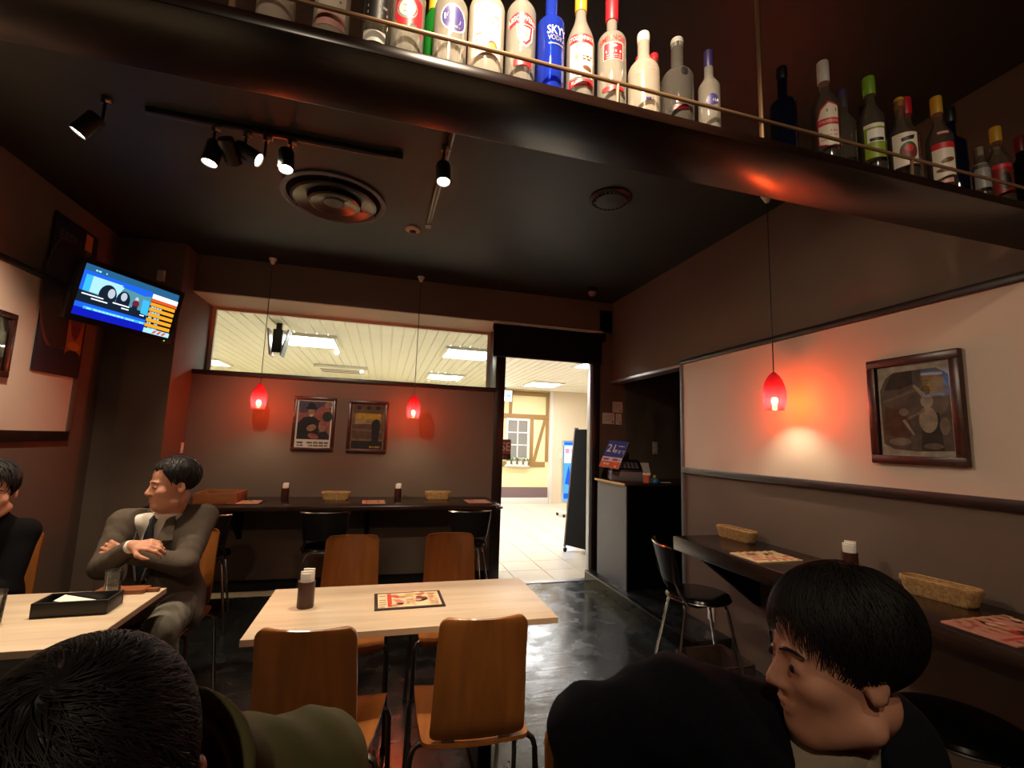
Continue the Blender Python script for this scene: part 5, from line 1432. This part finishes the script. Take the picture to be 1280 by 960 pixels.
def strands(name, c, M, n, parent, origin, seed, length=0.055, fringe=0.0, lift=0.006, s=1.0, whorl=(0.012, -0.055, 0.135), width=0.0018, side=0.0):
    rnd = np.random.default_rng(seed)
    C0 = A3(0, -0.016, 0.052); Rr = A3(0.086, 0.107, 0.092)
    V = []; F = []
    k = 7
    made = 0
    while made < n:
        u = rnd.normal(size=3); u /= np.linalg.norm(u)
        p = C0+u*Rr
        if p[1]*0.80-(p[2]-0.062+fringe)*0.75-0.045 > -0.004 or p[2] < -0.066-side: continue
        if side <= 0 and abs(p[0]) > 0.06 and abs(p[1]+0.012) < 0.026 and abs(p[2]+0.016) < 0.034: continue
        made += 1
        L = length*rnd.uniform(0.6, 1.25)*s
        sw = rnd.normal(scale=0.30)
        pts = []
        for j in range(k):
            nrm = (p-C0)/Rr**2; nrm /= np.linalg.norm(nrm)
            t = p-A3(*whorl); t = t-nrm*(t@nrm); t /= max(np.linalg.norm(t), 1e-6)
            b = np.cross(nrm, t)
            t = t*math.cos(sw+0.5)+b*math.sin(sw+0.5)+A3(0, 0, -0.35)
            t = t-nrm*(t@nrm); t /= max(np.linalg.norm(t), 1e-6)
            pts.append((p+nrm*lift*(0.3+1.0*math.sin(PI*j/(k-1)*0.8)), nrm, np.cross(nrm, t)))
            q = p+t*L/(k-1); w2 = (q-C0)/Rr; p = C0+w2/np.linalg.norm(w2)*Rr
        base = len(V)
        wd = width*rnd.uniform(0.7, 1.5)
        for j, (p_, nn, sd) in enumerate(pts):
            ww = wd*(1-(j/(k-1))**2*0.9)
            for q in (p_-sd*ww, p_+nn*ww*0.8, p_+sd*ww):
                V.append(tuple(np.asarray(c)+M@(q*s)-np.asarray(origin)))
        for j in range(k-1):
            a = base+j*3
            F += [(a, a+1, a+4, a+3), (a+1, a+2, a+5, a+4)]
    me = bpy.data.meshes.new(name); me.from_pydata(V, [], F); me.materials.append(MATS['hair_strand'])
    me.polygons.foreach_set('use_smooth', np.ones(len(me.polygons), bool))
    o = bpy.data.objects.new(name, me); COL.objects.link(o); o.parent = parent
    o['kind'] = 'stuff'
    return o

def face_bits(c, M, parent, origin, brow=True):
    c = np.asarray(c, float); o = np.asarray(origin, float)
    for sx in (-1, 1):
        e = Vector(c+M@A3(sx*0.032, 0.0805, 0.0)-o); d = Vector(M@A3(0, 1, 0))
        rot = d.to_track_quat('Z', 'Y').to_matrix()
        MB().lathe([(0.0065, 0.0085), (0.0045, 0.0108), (0.0, 0.0118)], 14, e, caps=False, rot=rot).build('eye', 'eye_dark', parent, smooth=True)
        if brow:
            pts = [Vector(c+M@A3(sx*x, y, z)-o) for x, y, z in ((0.013, 0.0945, 0.0200), (0.026, 0.0915, 0.0250), (0.038, 0.0850, 0.0245), (0.047, 0.0770, 0.0195))]
            MB().tube(pts, [0.0022, 0.0030, 0.0026, 0.0012], 6).build('eyebrow', 'hair', parent, smooth=True)

def hand_prims(w, d, n, curl, side, s=1.0):
    """wrist w, finger direction d, palm-back normal n, curl per joint (radians), side +1/-1 where the thumb sits"""
    w = np.asarray(w, float); d = np.asarray(d, float)/np.linalg.norm(d); n = np.asarray(n, float); n = n-d*(n@d); n /= np.linalg.norm(n)
    t = np.cross(d, n)*side
    out = []
    lens = ((0.040, 0.024, 0.020), (0.045, 0.028, 0.022), (0.041, 0.026, 0.021), (0.032, 0.020, 0.018))
    for i, off in enumerate((0.030, 0.010, -0.010, -0.028)):
        kn = w+d*(0.088-0.006*abs(i-1))*s+t*off*s
        out.append((w+d*0.012*s+t*off*0.55*s, kn, 0.0125*s, 0.0105*s))
        p = kn; a = 0.0
        for j, L in enumerate(lens[i]):
            a += curl*(0.75, 1.0, 0.7)[j]*(1+0.06*i)
            dd = d*math.cos(a)-n*math.sin(a)+t*0.05*(1.5-i)*math.cos(a)
            q = p+dd*L*s
            out.append((p, q, (0.0095, 0.0085, 0.0078)[j]*s, (0.0085, 0.0078, 0.0068)[j]*s)); p = q
    b = w+d*0.020*s+t*0.022*s
    m = b+(d*0.60+t*0.75-n*0.25)/1.0*0.042*s
    e = m+(d*0.85+t*0.25-n*0.40)*0.032*s
    g = e+(d*0.9-n*0.40)*0.025*s
    out += [(b, m, 0.0135*s, 0.0115*s), (m, e, 0.0105*s, 0.0095*s), (e, g, 0.0095*s, 0.0075*s)]
    return out

def cones(P, L, k): return union([d_cone(P, *c) for c in L], k)

# ------------------------------------------------ man in the grey suit, arms crossed
O = A3(-1.04, 2.80, 0)
man = thing('person', 'man in grey suit, white shirt and dark tie, seated with arms crossed', 'person', tuple(O))
hc = A3(-1.005, 2.735, 1.130); HM = frame((-0.80, -0.60, -0.06))
sR, sL = A3(-1.195, 2.745, 0.945), A3(-0.885, 2.835, 0.955)
eR, eL = A3(-1.205, 2.630, 0.770), A3(-0.880, 2.640, 0.765)
wR, wL = A3(-1.050, 2.505, 0.885), A3(-1.105, 2.590, 0.835)
handR = hand_prims(wR, (0.93, -0.12, 0.05), (0.05, -0.60, 0.80), 0.62, 1, 0.88)
handL = hand_prims(wL, (-0.86, 0.12, 0.26), (-0.3, -0.9, 0.3), 0.5, -1, 0.86)
pel, chest = A3(-1.03, 2.84, 0.545), A3(-1.03, 2.80, 0.84)
hipR, hipL = A3(-1.13, 2.83, 0.535), A3(-0.93, 2.84, 0.535)
kR, kL = A3(-1.215, 2.47, 0.545), A3(-0.885, 2.45, 0.535)
aR, aL = A3(-1.235, 2.52, 0.10), A3(-0.850, 2.52, 0.10)
TM = frame((-0.28, -0.96, 0.0))
def man_body(P):
    d = head_d(P, hc, HM)
    nk = d_cone(P, hc+HM@A3(0, -0.025, -0.06), A3(-1.03, 2.785, 0.955), 0.050, 0.058)
    d = smin(d, nk, 0.03)
    t = union([d_cone(P, A3(-1.03, 2.80, 0.91), chest, 0.065, 0.085), d_cone(P, chest, pel, 0.085, 0.100)], 0.05)
    arms = union([d_cone(P, A3(-1.10, 2.785, 0.93), sR, 0.045, 0.040), d_cone(P, A3(-0.97, 2.81, 0.94), sL, 0.045, 0.040), d_cone(P, sR, eR, 0.045, 0.036), d_cone(P, sL, eL, 0.045, 0.036), d_cone(P, eR, wR, 0.036, 0.0245), d_cone(P, eL, wL, 0.036, 0.0245)], 0.03)
    legs = union([d_cone(P, hipR, kR, 0.075, 0.052), d_cone(P, hipL, kL, 0.075, 0.052), d_cone(P, kR, aR, 0.050, 0.036), d_cone(P, kL, aL, 0.050, 0.036)], 0.03)
    d = union([d, t, arms, legs], 0.02)
    return smin(d, np.minimum(cones(P, handR, 0.006), cones(P, handL, 0.006)), 0.012)
skin_obj('body', man_body, (-1.42, 2.38, 0.05), (-0.72, 3.0, 1.28), 0.0058, 'skin', man, O)
face_bits(hc, HM, man, O)
skin_obj('hair', lambda P: hair_d(P, hc, HM, -0.006), hc-0.15, hc+0.17, 0.005, 'hair', man, O)
strands('hair_strands', hc, HM, 380, man, O, 3, 0.045, -0.006, 0.003)
def jacket_core(P, g=0.0):
    t = union([d_ell(P, A3(-1.03, 2.800, 0.83), (0.178+g, 0.118+g, 0.165+g), TM), d_ell(P, A3(-1.03, 2.825, 0.64), (0.170+g, 0.125+g, 0.17+g), TM)], 0.06)
    sh = union([d_cone(P, A3(-1.07, 2.785, 0.950), sR, 0.070+g, 0.064+g), d_cone(P, A3(-0.99, 2.805, 0.955), sL, 0.070+g, 0.064+g)], 0.03)
    return smin(t, sh, 0.05)
def sleeves(P):
    a = union([d_cone(P, sR, eR, 0.066, 0.052), d_cone(P, eR, wR-(wR-eR)*0.13, 0.054, 0.036)], 0.02)
    b = union([d_cone(P, sL, eL, 0.066, 0.052), d_cone(P, eL, wL-(wL-eL)*0.10, 0.054, 0.040)], 0.02)
    w_ = 0.0022*np.sin(P[:, 2]*75+P[:, 0]*45+3*np.sin(P[:, 1]*40))*np.sin(P[:, 1]*50-P[:, 0]*38)
    return np.minimum(a, b)+w_
def man_jacket(P):
    d = jacket_core(P)
    hem = union([d_cone(P, A3(-0.93, 2.83, 0.56), A3(-0.875, 2.72, 0.50), 0.098, 0.070), d_cone(P, A3(-1.14, 2.83, 0.56), A3(-1.18, 2.74, 0.51), 0.095, 0.070)], 0.03)
    d = smin(d, hem, 0.05)
    q = (P-A3(-1.03, 2.80, 0.0))@TM
    wd = np.clip((q[:, 2]-0.66)/0.32, 0, 1)*0.085+np.clip((0.60-q[:, 2])/0.15, 0, 1)*0.09
    vee = smax(np.abs(q[:, 0]-0.01)-wd, -(q[:, 1]-0.02), 0.01)
    d = smax(d, -vee, 0.006)
    d = smax(d, -d_cone(P, A3(-1.03, 2.77, 0.93), A3(-1.01, 2.74, 1.10), 0.066, 0.075), 0.008)
    return smin(d, sleeves(P), 0.018)
skin_obj('jacket', man_jacket, (-1.42, 2.46, 0.40), (-0.70, 3.02, 1.06), 0.0065, 'suit', man, O)
def man_shirt(P):
    d = jacket_core(P, -0.014)
    d = smax(d, P[:, 2]-0.985, 0.01)
    d = smax(d, 0.55-P[:, 2], 0.01)
    col = smax(d_cone(P, A3(-1.03, 2.780, 0.955), A3(-1.022, 2.77, 0.99), 0.068, 0.063), P[:, 2]-(1.005+0.25*(P[:, 1]-2.77)), 0.006)
    d = smin(d, col, 0.01)
    cuffs = np.minimum(d_cone(P, wR-(wR-eR)*0.24, wR-(wR-eR)*0.06, 0.034, 0.030), d_cone(P, wL-(wL-eL)*0.12, wL-(wL-eL)*0.03, 0.035, 0.033))
    return np.minimum(d, cuffs)
skin_obj('shirt', man_shirt, (-1.30, 2.48, 0.52), (-0.78, 3.0, 1.05), 0.006, 'shirt_white', man, O)
mb = MB()
def tm(x, f, z): return Vector(A3(-1.03, 2.80, 0)+TM@A3(x, f, z)-O)
F_ = []
for x0, f, z, hw in ((0.010, 0.078, 0.985, 0.014), (0.010, 0.092, 0.965, 0.021), (0.010, 0.103, 0.945, 0.013), (0.010, 0.112, 0.90, 0.021), (0.010, 0.119, 0.84, 0.027), (0.010, 0.122, 0.76, 0.033), (0.010, 0.125, 0.71, 0.036), (0.010, 0.126, 0.68, 0.004)):
    F_.append([tm(x0-hw, f-0.004, z), tm(x0, f+0.006, z), tm(x0+hw, f-0.004, z)])
mb.grid(F_); mb.build('tie', 'tie', man, smooth=True)
for sx in (-1, 1):
    mb = MB(); F_ = []
    for z, inn, out_, f in ((0.985, 0.052, 0.080, 0.060), (0.93, 0.060, 0.108, 0.100), (0.875, 0.052, 0.120, 0.121), (0.86, 0.050, 0.095, 0.125), (0.78, 0.030, 0.060, 0.131), (0.69, 0.010, 0.022, 0.134)):
        F_.append([tm(0.01+sx*inn, f+0.002, z), tm(0.01+sx*(inn+out_)/2, f+0.006-0.02*(inn+out_), z), tm(0.01+sx*out_, f-0.12*out_, z)])
    mb.grid(F_); o = mb.build('lapel', 'suit', man, smooth=True)
def man_trousers(P):
    d = union([d_cone(P, hipR, kR, 0.092, 0.070), d_cone(P, hipL, kL, 0.092, 0.070), d_ell(P, pel, (0.165, 0.125, 0.10))], 0.03)
    lo_ = union([d_cone(P, kR, aR+A3(0, 0, -0.02), 0.070, 0.052), d_cone(P, kL, aL+A3(0, 0, -0.02), 0.070, 0.052)], 0.01)
    d = smin(d, lo_, 0.02)+0.003*np.sin(P[:, 1]*90+P[:, 0]*50)*np.sin(P[:, 2]*60)
    return smax(d, 0.085-P[:, 2], 0.004)
skin_obj('trousers', man_trousers, (-1.36, 2.36, 0.06), (-0.74, 3.0, 0.68), 0.0075, 'trousers', man, O)
for nm, a in (('shoe', aR), ('shoe', aL)):
    skin_obj(nm, lambda P, a=a: smax(union([d_cone(P, a+A3(0, 0.02, -0.055), a+A3(0, -0.13, -0.068), 0.042, 0.034), d_cone(P, a+A3(0, 0.015, -0.01), a+A3(0, 0.02, -0.05), 0.045, 0.045)], 0.02), 0.002-P[:, 2], 0.002),
             a+A3(-0.08, -0.21, -0.105), a+A3(0.08, 0.10, 0.06), 0.006, 'gloss_black', man, O)
v_ = Vector(wL + (wL-eL)*-0.02 - O)
dv = Vector((wL-eL)/np.linalg.norm(wL-eL))
MB().lathe([(0.030, -0.010), (0.031, 0.0), (0.030, 0.010)], 18, v_, caps=False, rot=dv.to_track_quat('Z', 'Y').to_matrix()).build('watch_strap', 'black', man, smooth=True)
MB().lathe([(0.0, 0.036), (0.016, 0.036), (0.018, 0.030)], 18, v_, caps=False, rot=Vector((0.15, -0.75, -0.55)).to_track_quat('Z', 'Y').to_matrix()).build('watch', 'chrome', man, smooth=True)

# ------------------------------------------------ woman in black at the left edge
O = A3(-1.66, 2.72, 0)
wom = thing('person', 'dark-haired person in black turtleneck cut by the left edge', 'person', tuple(O))
hc = A3(-1.655, 2.62, 1.105); HM = frame((0.42, -0.90, -0.10))
sR, sL = A3(-1.83, 2.70, 0.905), A3(-1.575, 2.72, 0.915)
eR, eL = A3(-1.88, 2.60, 0.66), A3(-1.560, 2.63, 0.675)
wR, wL = A3(-1.79, 2.37, 0.752), A3(-1.63, 2.38, 0.754)
hands = hand_prims(wR, (0.7, -0.4, -0.02), (0.1, -0.2, 1), 0.25, -1, 0.85)+hand_prims(wL, (-0.8, -0.25, 0.0), (-0.1, -0.2, 1), 0.25, 1, 0.85)
def wom_body(P):
    d = smin(head_d(P, hc, HM, 0.95), d_cone(P, hc+HM@A3(0, -0.02, -0.06), A3(-1.66, 2.70, 0.92), 0.043, 0.05), 0.03)
    t = union([d_cone(P, A3(-1.66, 2.71, 0.90), A3(-1.66, 2.73, 0.55), 0.085, 0.10), d_cone(P, A3(-1.66, 2.71, 0.89), sR, 0.06, 0.04), d_cone(P, A3(-1.66, 2.71, 0.89), sL, 0.06, 0.04),
               d_cone(P, sR, eR, 0.040, 0.032), d_cone(P, sL, eL, 0.040, 0.032), d_cone(P, eR, wR, 0.032, 0.022), d_cone(P, eL, wL, 0.032, 0.022),
               d_cone(P, A3(-1.73, 2.74, 0.535), A3(-1.75, 2.38, 0.545), 0.07, 0.05), d_cone(P, A3(-1.58, 2.74, 0.535), A3(-1.57, 2.38, 0.545), 0.07, 0.05), d_cone(P, A3(-1.75, 2.38, 0.545), A3(-1.75, 2.45, 0.06), 0.048, 0.032), d_cone(P, A3(-1.57, 2.38, 0.545), A3(-1.57, 2.45, 0.06), 0.048, 0.032)], 0.03)
    return smin(smin(d, t, 0.02), cones(P, hands, 0.006), 0.01)
skin_obj('body', wom_body, (-2.0, 2.20, 0.02), (-1.36, 2.9, 1.25), 0.0065, 'skin', wom, O)
face_bits(hc, HM, wom, O)
skin_obj('hair', lambda P: hair_d(P, hc, HM, 0.012, 0.06, 0.97), hc-0.17, hc+0.17, 0.0055, 'hair', wom, O)
strands('hair_strands', hc, HM, 420, wom, O, 4, 0.075, 0.012, 0.003, side=0.05)
def wom_top(P):
    d = union([d_ell(P, A3(-1.69, 2.715, 0.80), (0.145, 0.108, 0.15)), d_ell(P, A3(-1.69, 2.735, 0.62), (0.135, 0.115, 0.16)), d_cone(P, A3(-1.66, 2.71, 0.90), sR, 0.066, 0.058), d_cone(P, A3(-1.66, 2.71, 0.90), sL, 0.066, 0.058), d_cone(P, A3(-1.66, 2.70, 0.90), hc+HM@A3(0, -0.022, -0.085), 0.064, 0.054)], 0.045)
    d = smax(d, -d_cone(P, hc+HM@A3(0, -0.01, -0.078), hc+HM@A3(0, 0.02, 0.05), 0.046, 0.09), 0.004)
    s_ = union([d_cone(P, sR, eR, 0.058, 0.048), d_cone(P, sL, eL, 0.058, 0.048), d_cone(P, eR, wR, 0.048, 0.034), d_cone(P, eL, wL, 0.048, 0.034)], 0.015)
    return smin(d, s_, 0.02)
skin_obj('turtleneck', wom_top, (-2.0, 2.28, 0.44), (-1.36, 2.92, 1.06), 0.007, 'black_knit', wom, O)
skin_obj('trousers', lambda P: smax(union([d_cone(P, A3(-1.73, 2.74, 0.54), A3(-1.75, 2.38, 0.548), 0.085, 0.062), d_cone(P, A3(-1.58, 2.74, 0.54), A3(-1.57, 2.38, 0.548), 0.085, 0.062), d_cone(P, A3(-1.75, 2.38, 0.545), A3(-1.75, 2.45, 0.08), 0.060, 0.046), d_cone(P, A3(-1.57, 2.38, 0.545), A3(-1.57, 2.45, 0.08), 0.060, 0.046), d_ell(P, A3(-1.66, 2.76, 0.545), (0.15, 0.11, 0.09))], 0.02), 0.07-P[:, 2], 0.004),
         (-1.9, 2.26, 0.05), (-1.42, 2.92, 0.68), 0.008, 'matte_black', wom, O)
for x in (-1.75, -1.57):
    skin_obj('shoe', lambda P, x=x: smax(d_cone(P, A3(x, 2.46, 0.04), A3(x, 2.33, 0.03), 0.042, 0.032), 0.002-P[:, 2], 0.002), (x-0.08, 2.24, -0.02), (x+0.08, 2.54, 0.12), 0.007, 'gloss_black', wom, O)

# ------------------------------------------------ man bowing his head, olive jacket, foreground left
O = A3(-0.20, 0.80, 0)
bow = thing('person', 'person with black hair bowing towards viewer in olive green jacket', 'person', tuple(O))
hc = A3(-0.250, 0.548, 1.048); HM = frame((0.16, -0.72, -0.66), (0.16, -0.66, 0.72))
nb = A3(-0.228, 0.690, 0.985)
sR, sL = A3(-0.405, 0.83, 0.890), A3(-0.075, 0.805, 0.895)
eR, eL = A3(-0.47, 0.65, 0.67), A3(-0.015, 0.62, 0.68)
wR, wL = A3(-0.28, 0.48, 0.755), A3(-0.10, 0.47, 0.760)
hands = hand_prims(wR, (0.8, -0.35, 0.1), (0.1, -0.3, 1), 0.35, -1, 0.9)+hand_prims(wL, (-0.8, -0.35, 0.1), (-0.1, -0.3, 1), 0.35, 1, 0.9)
legsB = [(A3(-0.28, 0.80, 0.53), A3(-0.33, 0.40, 0.545), 0.075, 0.052), (A3(-0.12, 0.80, 0.53), A3(-0.07, 0.40, 0.545), 0.075, 0.052), (A3(-0.33, 0.40, 0.545), A3(-0.33, 0.45, 0.08), 0.05, 0.034), (A3(-0.07, 0.40, 0.545), A3(-0.07, 0.45, 0.08), 0.05, 0.034)]
def bow_body(P):
    d = smin(head_d(P, hc, HM, 1.0, 0.016), d_cone(P, hc+HM@A3(0, -0.035, -0.055), nb, 0.052, 0.060), 0.03)
    t = union([d_cone(P, nb+A3(0,0.04,-0.04), A3(-0.20, 0.80, 0.56), 0.055, 0.10), d_cone(P, nb+A3(0,0.04,-0.05), sR, 0.045, 0.040), d_cone(P, nb+A3(0,0.04,-0.05), sL, 0.045, 0.040), d_cone(P, sR, eR, 0.045, 0.036), d_cone(P, sL, eL, 0.045, 0.036), d_cone(P, eR, wR, 0.036, 0.025), d_cone(P, eL, wL, 0.036, 0.025)]+[d_cone(P, *c) for c in legsB], 0.03)
    return smin(smin(d, t, 0.02), cones(P, hands, 0.006), 0.01)
skin_obj('body', bow_body, (-0.60, 0.28, 0.04), (0.14, 0.98, 1.27), 0.0062, 'skin', bow, O)
face_bits(hc, HM, bow, O)
skin_obj('hair', lambda P: hair_d(P, hc, HM, 0.016, 0.0, 1.03), hc-0.18, hc+0.18, 0.0045, 'hair', bow, O)
strands('hair_strands', hc, HM, 5200, bow, O, 7, 0.050, 0.016, 0.005, 1.03, width=0.0007)
def folds(P): return 0.005*np.sin(P[:, 0]*70+P[:, 1]*45+3*np.sin(P[:, 2]*25))*np.sin(P[:, 1]*38-P[:, 2]*30)
def bow_jacket(P):
    d = union([d_ell(P, A3(-0.215, 0.78, 0.81), (0.205, 0.145, 0.17)), d_ell(P, A3(-0.20, 0.82, 0.62), (0.20, 0.145, 0.17)), d_cone(P, A3(-0.28, 0.74, 0.930), sR, 0.082, 0.076), d_cone(P, A3(-0.18, 0.73, 0.935), sL, 0.082, 0.076)], 0.05)
    s_ = union([d_cone(P, sR, eR, 0.080, 0.062), d_cone(P, sL, eL, 0.080, 0.062), d_cone(P, eR, wR, 0.062, 0.044), d_cone(P, eL, wL, 0.062, 0.044)], 0.02)
    d = smin(d, s_, 0.03)+folds(P)
    return smax(d, -d_cone(P, nb+A3(0, 0.01, -0.01), hc+A3(0, 0.0, 0), 0.070, 0.10), 0.008)
skin_obj('jacket', bow_jacket, (-0.64, 0.38, 0.44), (0.14, 1.02, 1.08), 0.0068, 'olive', bow, O)
def ring_cloth(P, r0, th, z0, z1):
    ax = nb+A3(0.010, -0.020, -0.02); dv = A3(0.02, -0.72, 0.69); dv /= np.linalg.norm(dv)
    q = P-ax; h_ = q@dv; rad = np.linalg.norm(q-h_[:, None]*dv, axis=1)
    d = np.abs(rad-(r0+0.10*h_))-th
    return smax(smax(d, h_-z1-0.02*np.sin(P[:, 0]*14), 0.006), z0-h_, 0.006)
skin_obj('collar', lambda P: ring_cloth(P, 0.084, 0.010, -0.06, 0.095), (-0.42, 0.54, 0.88), (0.01, 0.98, 1.18), 0.005, 'olive', bow, O)
tag(skin_obj('collar_lining', lambda P: ring_cloth(P, 0.070, 0.006, -0.05, 0.075), (-0.42, 0.54, 0.88), (0.01, 0.98, 1.18), 0.005, 'olive_lining', bow, O), 'pale lining inside the olive collar')
skin_obj('trousers', lambda P: smax(union([d_cone(P, a, b, ra+0.015, rb+0.014) for a, b, ra, rb in legsB]+[d_ell(P, A3(-0.20, 0.82, 0.54), (0.17, 0.13, 0.09))], 0.02), 0.08-P[:, 2], 0.004), (-0.46, 0.28, 0.06), (0.06, 1.0, 0.68), 0.009, 'navy_knit', bow, O)
for x in (-0.33, -0.07):
    skin_obj('shoe', lambda P, x=x: smax(d_cone(P, A3(x, 0.46, 0.045), A3(x, 0.31, 0.032), 0.044, 0.034), 0.002-P[:, 2], 0.002), (x-0.08, 0.22, -0.02), (x+0.08, 0.56, 0.13), 0.008, 'gloss_black', bow, O)

# ------------------------------------------------ man in navy, face turned to the left, foreground right
O = A3(0.60, 0.72, 0)
nav = thing('person', 'dark-haired person in navy knit, face in profile, arm over chair back', 'person', tuple(O))
hc = A3(0.690, 0.590, 1.088); HM = frame((-0.86, 0.30, -0.06))
nb = A3(0.715, 0.635, 0.955)
sR, sL = A3(0.500, 0.735, 0.965), A3(0.885, 0.68, 0.905)
eR, eL = A3(0.345, 0.740, 0.945), A3(0.93, 0.54, 0.69)
wR, wL = A3(0.365, 0.650, 0.725), A3(0.76, 0.43, 0.750)
hands = hand_prims(wR, (0.15, -0.35, -0.85), (-0.7, -0.6, 0.0), 0.35, -1, 0.92)+hand_prims(wL, (-0.85, -0.3, 0.0), (-0.1, -0.3, 1), 0.35, 1, 0.92)
legsN = [(A3(0.53, 0.78, 0.53), A3(0.50, 0.38, 0.545), 0.075, 0.052), (A3(0.68, 0.76, 0.53), A3(0.74, 0.36, 0.545), 0.075, 0.052), (A3(0.50, 0.38, 0.545), A3(0.50, 0.43, 0.08), 0.05, 0.034), (A3(0.74, 0.36, 0.545), A3(0.74, 0.41, 0.08), 0.05, 0.034)]
def nav_body(P):
    d = smin(head_d(P, hc, HM, 0.94, -0.008), d_cone(P, hc+HM@A3(0, -0.03, -0.06), nb, 0.047, 0.052), 0.022)
    t = union([d_cone(P, nb+A3(0, 0.02, -0.03), A3(0.63, 0.77, 0.56), 0.055, 0.095), d_cone(P, nb+A3(0, 0.03, -0.04), sR, 0.045, 0.042), d_cone(P, nb+A3(0, 0.03, -0.04), sL, 0.045, 0.042), d_cone(P, sR, eR, 0.045, 0.036), d_cone(P, sL, eL, 0.045, 0.036), d_cone(P, eR, wR, 0.036, 0.025), d_cone(P, eL, wL, 0.036, 0.025)]+[d_cone(P, *c) for c in legsN], 0.03)
    return smin(smin(d, t, 0.02), cones(P, hands, 0.006), 0.01)
skin_obj('body', nav_body, (0.22, 0.26, 0.04), (1.04, 0.94, 1.24), 0.006, 'skin', nav, O)
face_bits(hc-HM@A3(0, 0.005, 0), HM, nav, O)
skin_obj('hair', lambda P: hair_d(P, hc, HM, 0.006, 0.028, 0.95), hc-0.18, hc+0.18, 0.0045, 'hair', nav, O)
strands('hair_strands', hc, HM, 5200, nav, O, 9, 0.055, 0.010, 0.005, 0.95, width=0.0007, side=0.015)
def nav_top(P):
    d = union([d_ell(P, A3(0.665, 0.73, 0.80), (0.20, 0.130, 0.17)), d_ell(P, A3(0.61, 0.77, 0.62), (0.185, 0.14, 0.17)), d_cone(P, A3(0.65, 0.69, 0.925), sR, 0.082, 0.074), d_cone(P, A3(0.77, 0.66, 0.905), sL, 0.082, 0.074)], 0.05)
    s_ = union([d_cone(P, sR, eR, 0.072, 0.058), d_cone(P, eR, wR, 0.060, 0.042), d_cone(P, sL, eL, 0.070, 0.056), d_cone(P, eL, wL, 0.056, 0.042)], 0.02)
    d = smin(d, s_, 0.03)+0.0035*np.sin(P[:, 0]*60+P[:, 2]*50)*np.sin(P[:, 1]*60-P[:, 2]*35)
    d = smax(d, -d_cone(P, nb+A3(-0.010, -0.060, -0.05), hc+A3(-0.01, -0.02, 0), 0.075, 0.10), 0.008)
    return d
skin_obj('jacket', nav_top, (0.20, 0.32, 0.44), (1.06, 0.98, 1.08), 0.0068, 'navy_knit', nav, O)
def nav_shirt(P):
    d = union([d_ell(P, A3(0.665, 0.71, 0.80), (0.17, 0.125, 0.16)), d_cone(P, A3(0.69, 0.65, 0.87), nb+A3(-0.008, -0.012, 0.022), 0.095, 0.064)], 0.04)
    return smax(d, -d_cone(P, nb+A3(-0.008, -0.012, 0.030), hc+A3(-0.01, -0.02, 0), 0.054, 0.10), 0.004)
skin_obj('shirt', nav_shirt, (0.46, 0.50, 0.62), (0.88, 0.88, 1.06), 0.006, 'shirt_cream', nav, O)
skin_obj('trousers', lambda P: smax(union([d_cone(P, a, b, ra+0.015, rb+0.014) for a, b, ra, rb in legsN]+[d_ell(P, A3(0.605, 0.79, 0.54), (0.16, 0.12, 0.09))], 0.02), 0.08-P[:, 2], 0.004), (0.36, 0.24, 0.06), (0.88, 0.98, 0.68), 0.009, 'matte_black', nav, O)
for x, y in ((0.50, 0.43), (0.74, 0.41)):
    skin_obj('shoe', lambda P, x=x, y=y: smax(d_cone(P, A3(x, y+0.01, 0.045), A3(x, y-0.14, 0.032), 0.044, 0.034), 0.002-P[:, 2], 0.002), (x-0.08, y-0.24, -0.02), (x+0.08, y+0.12, 0.13), 0.008, 'gloss_black', nav, O)
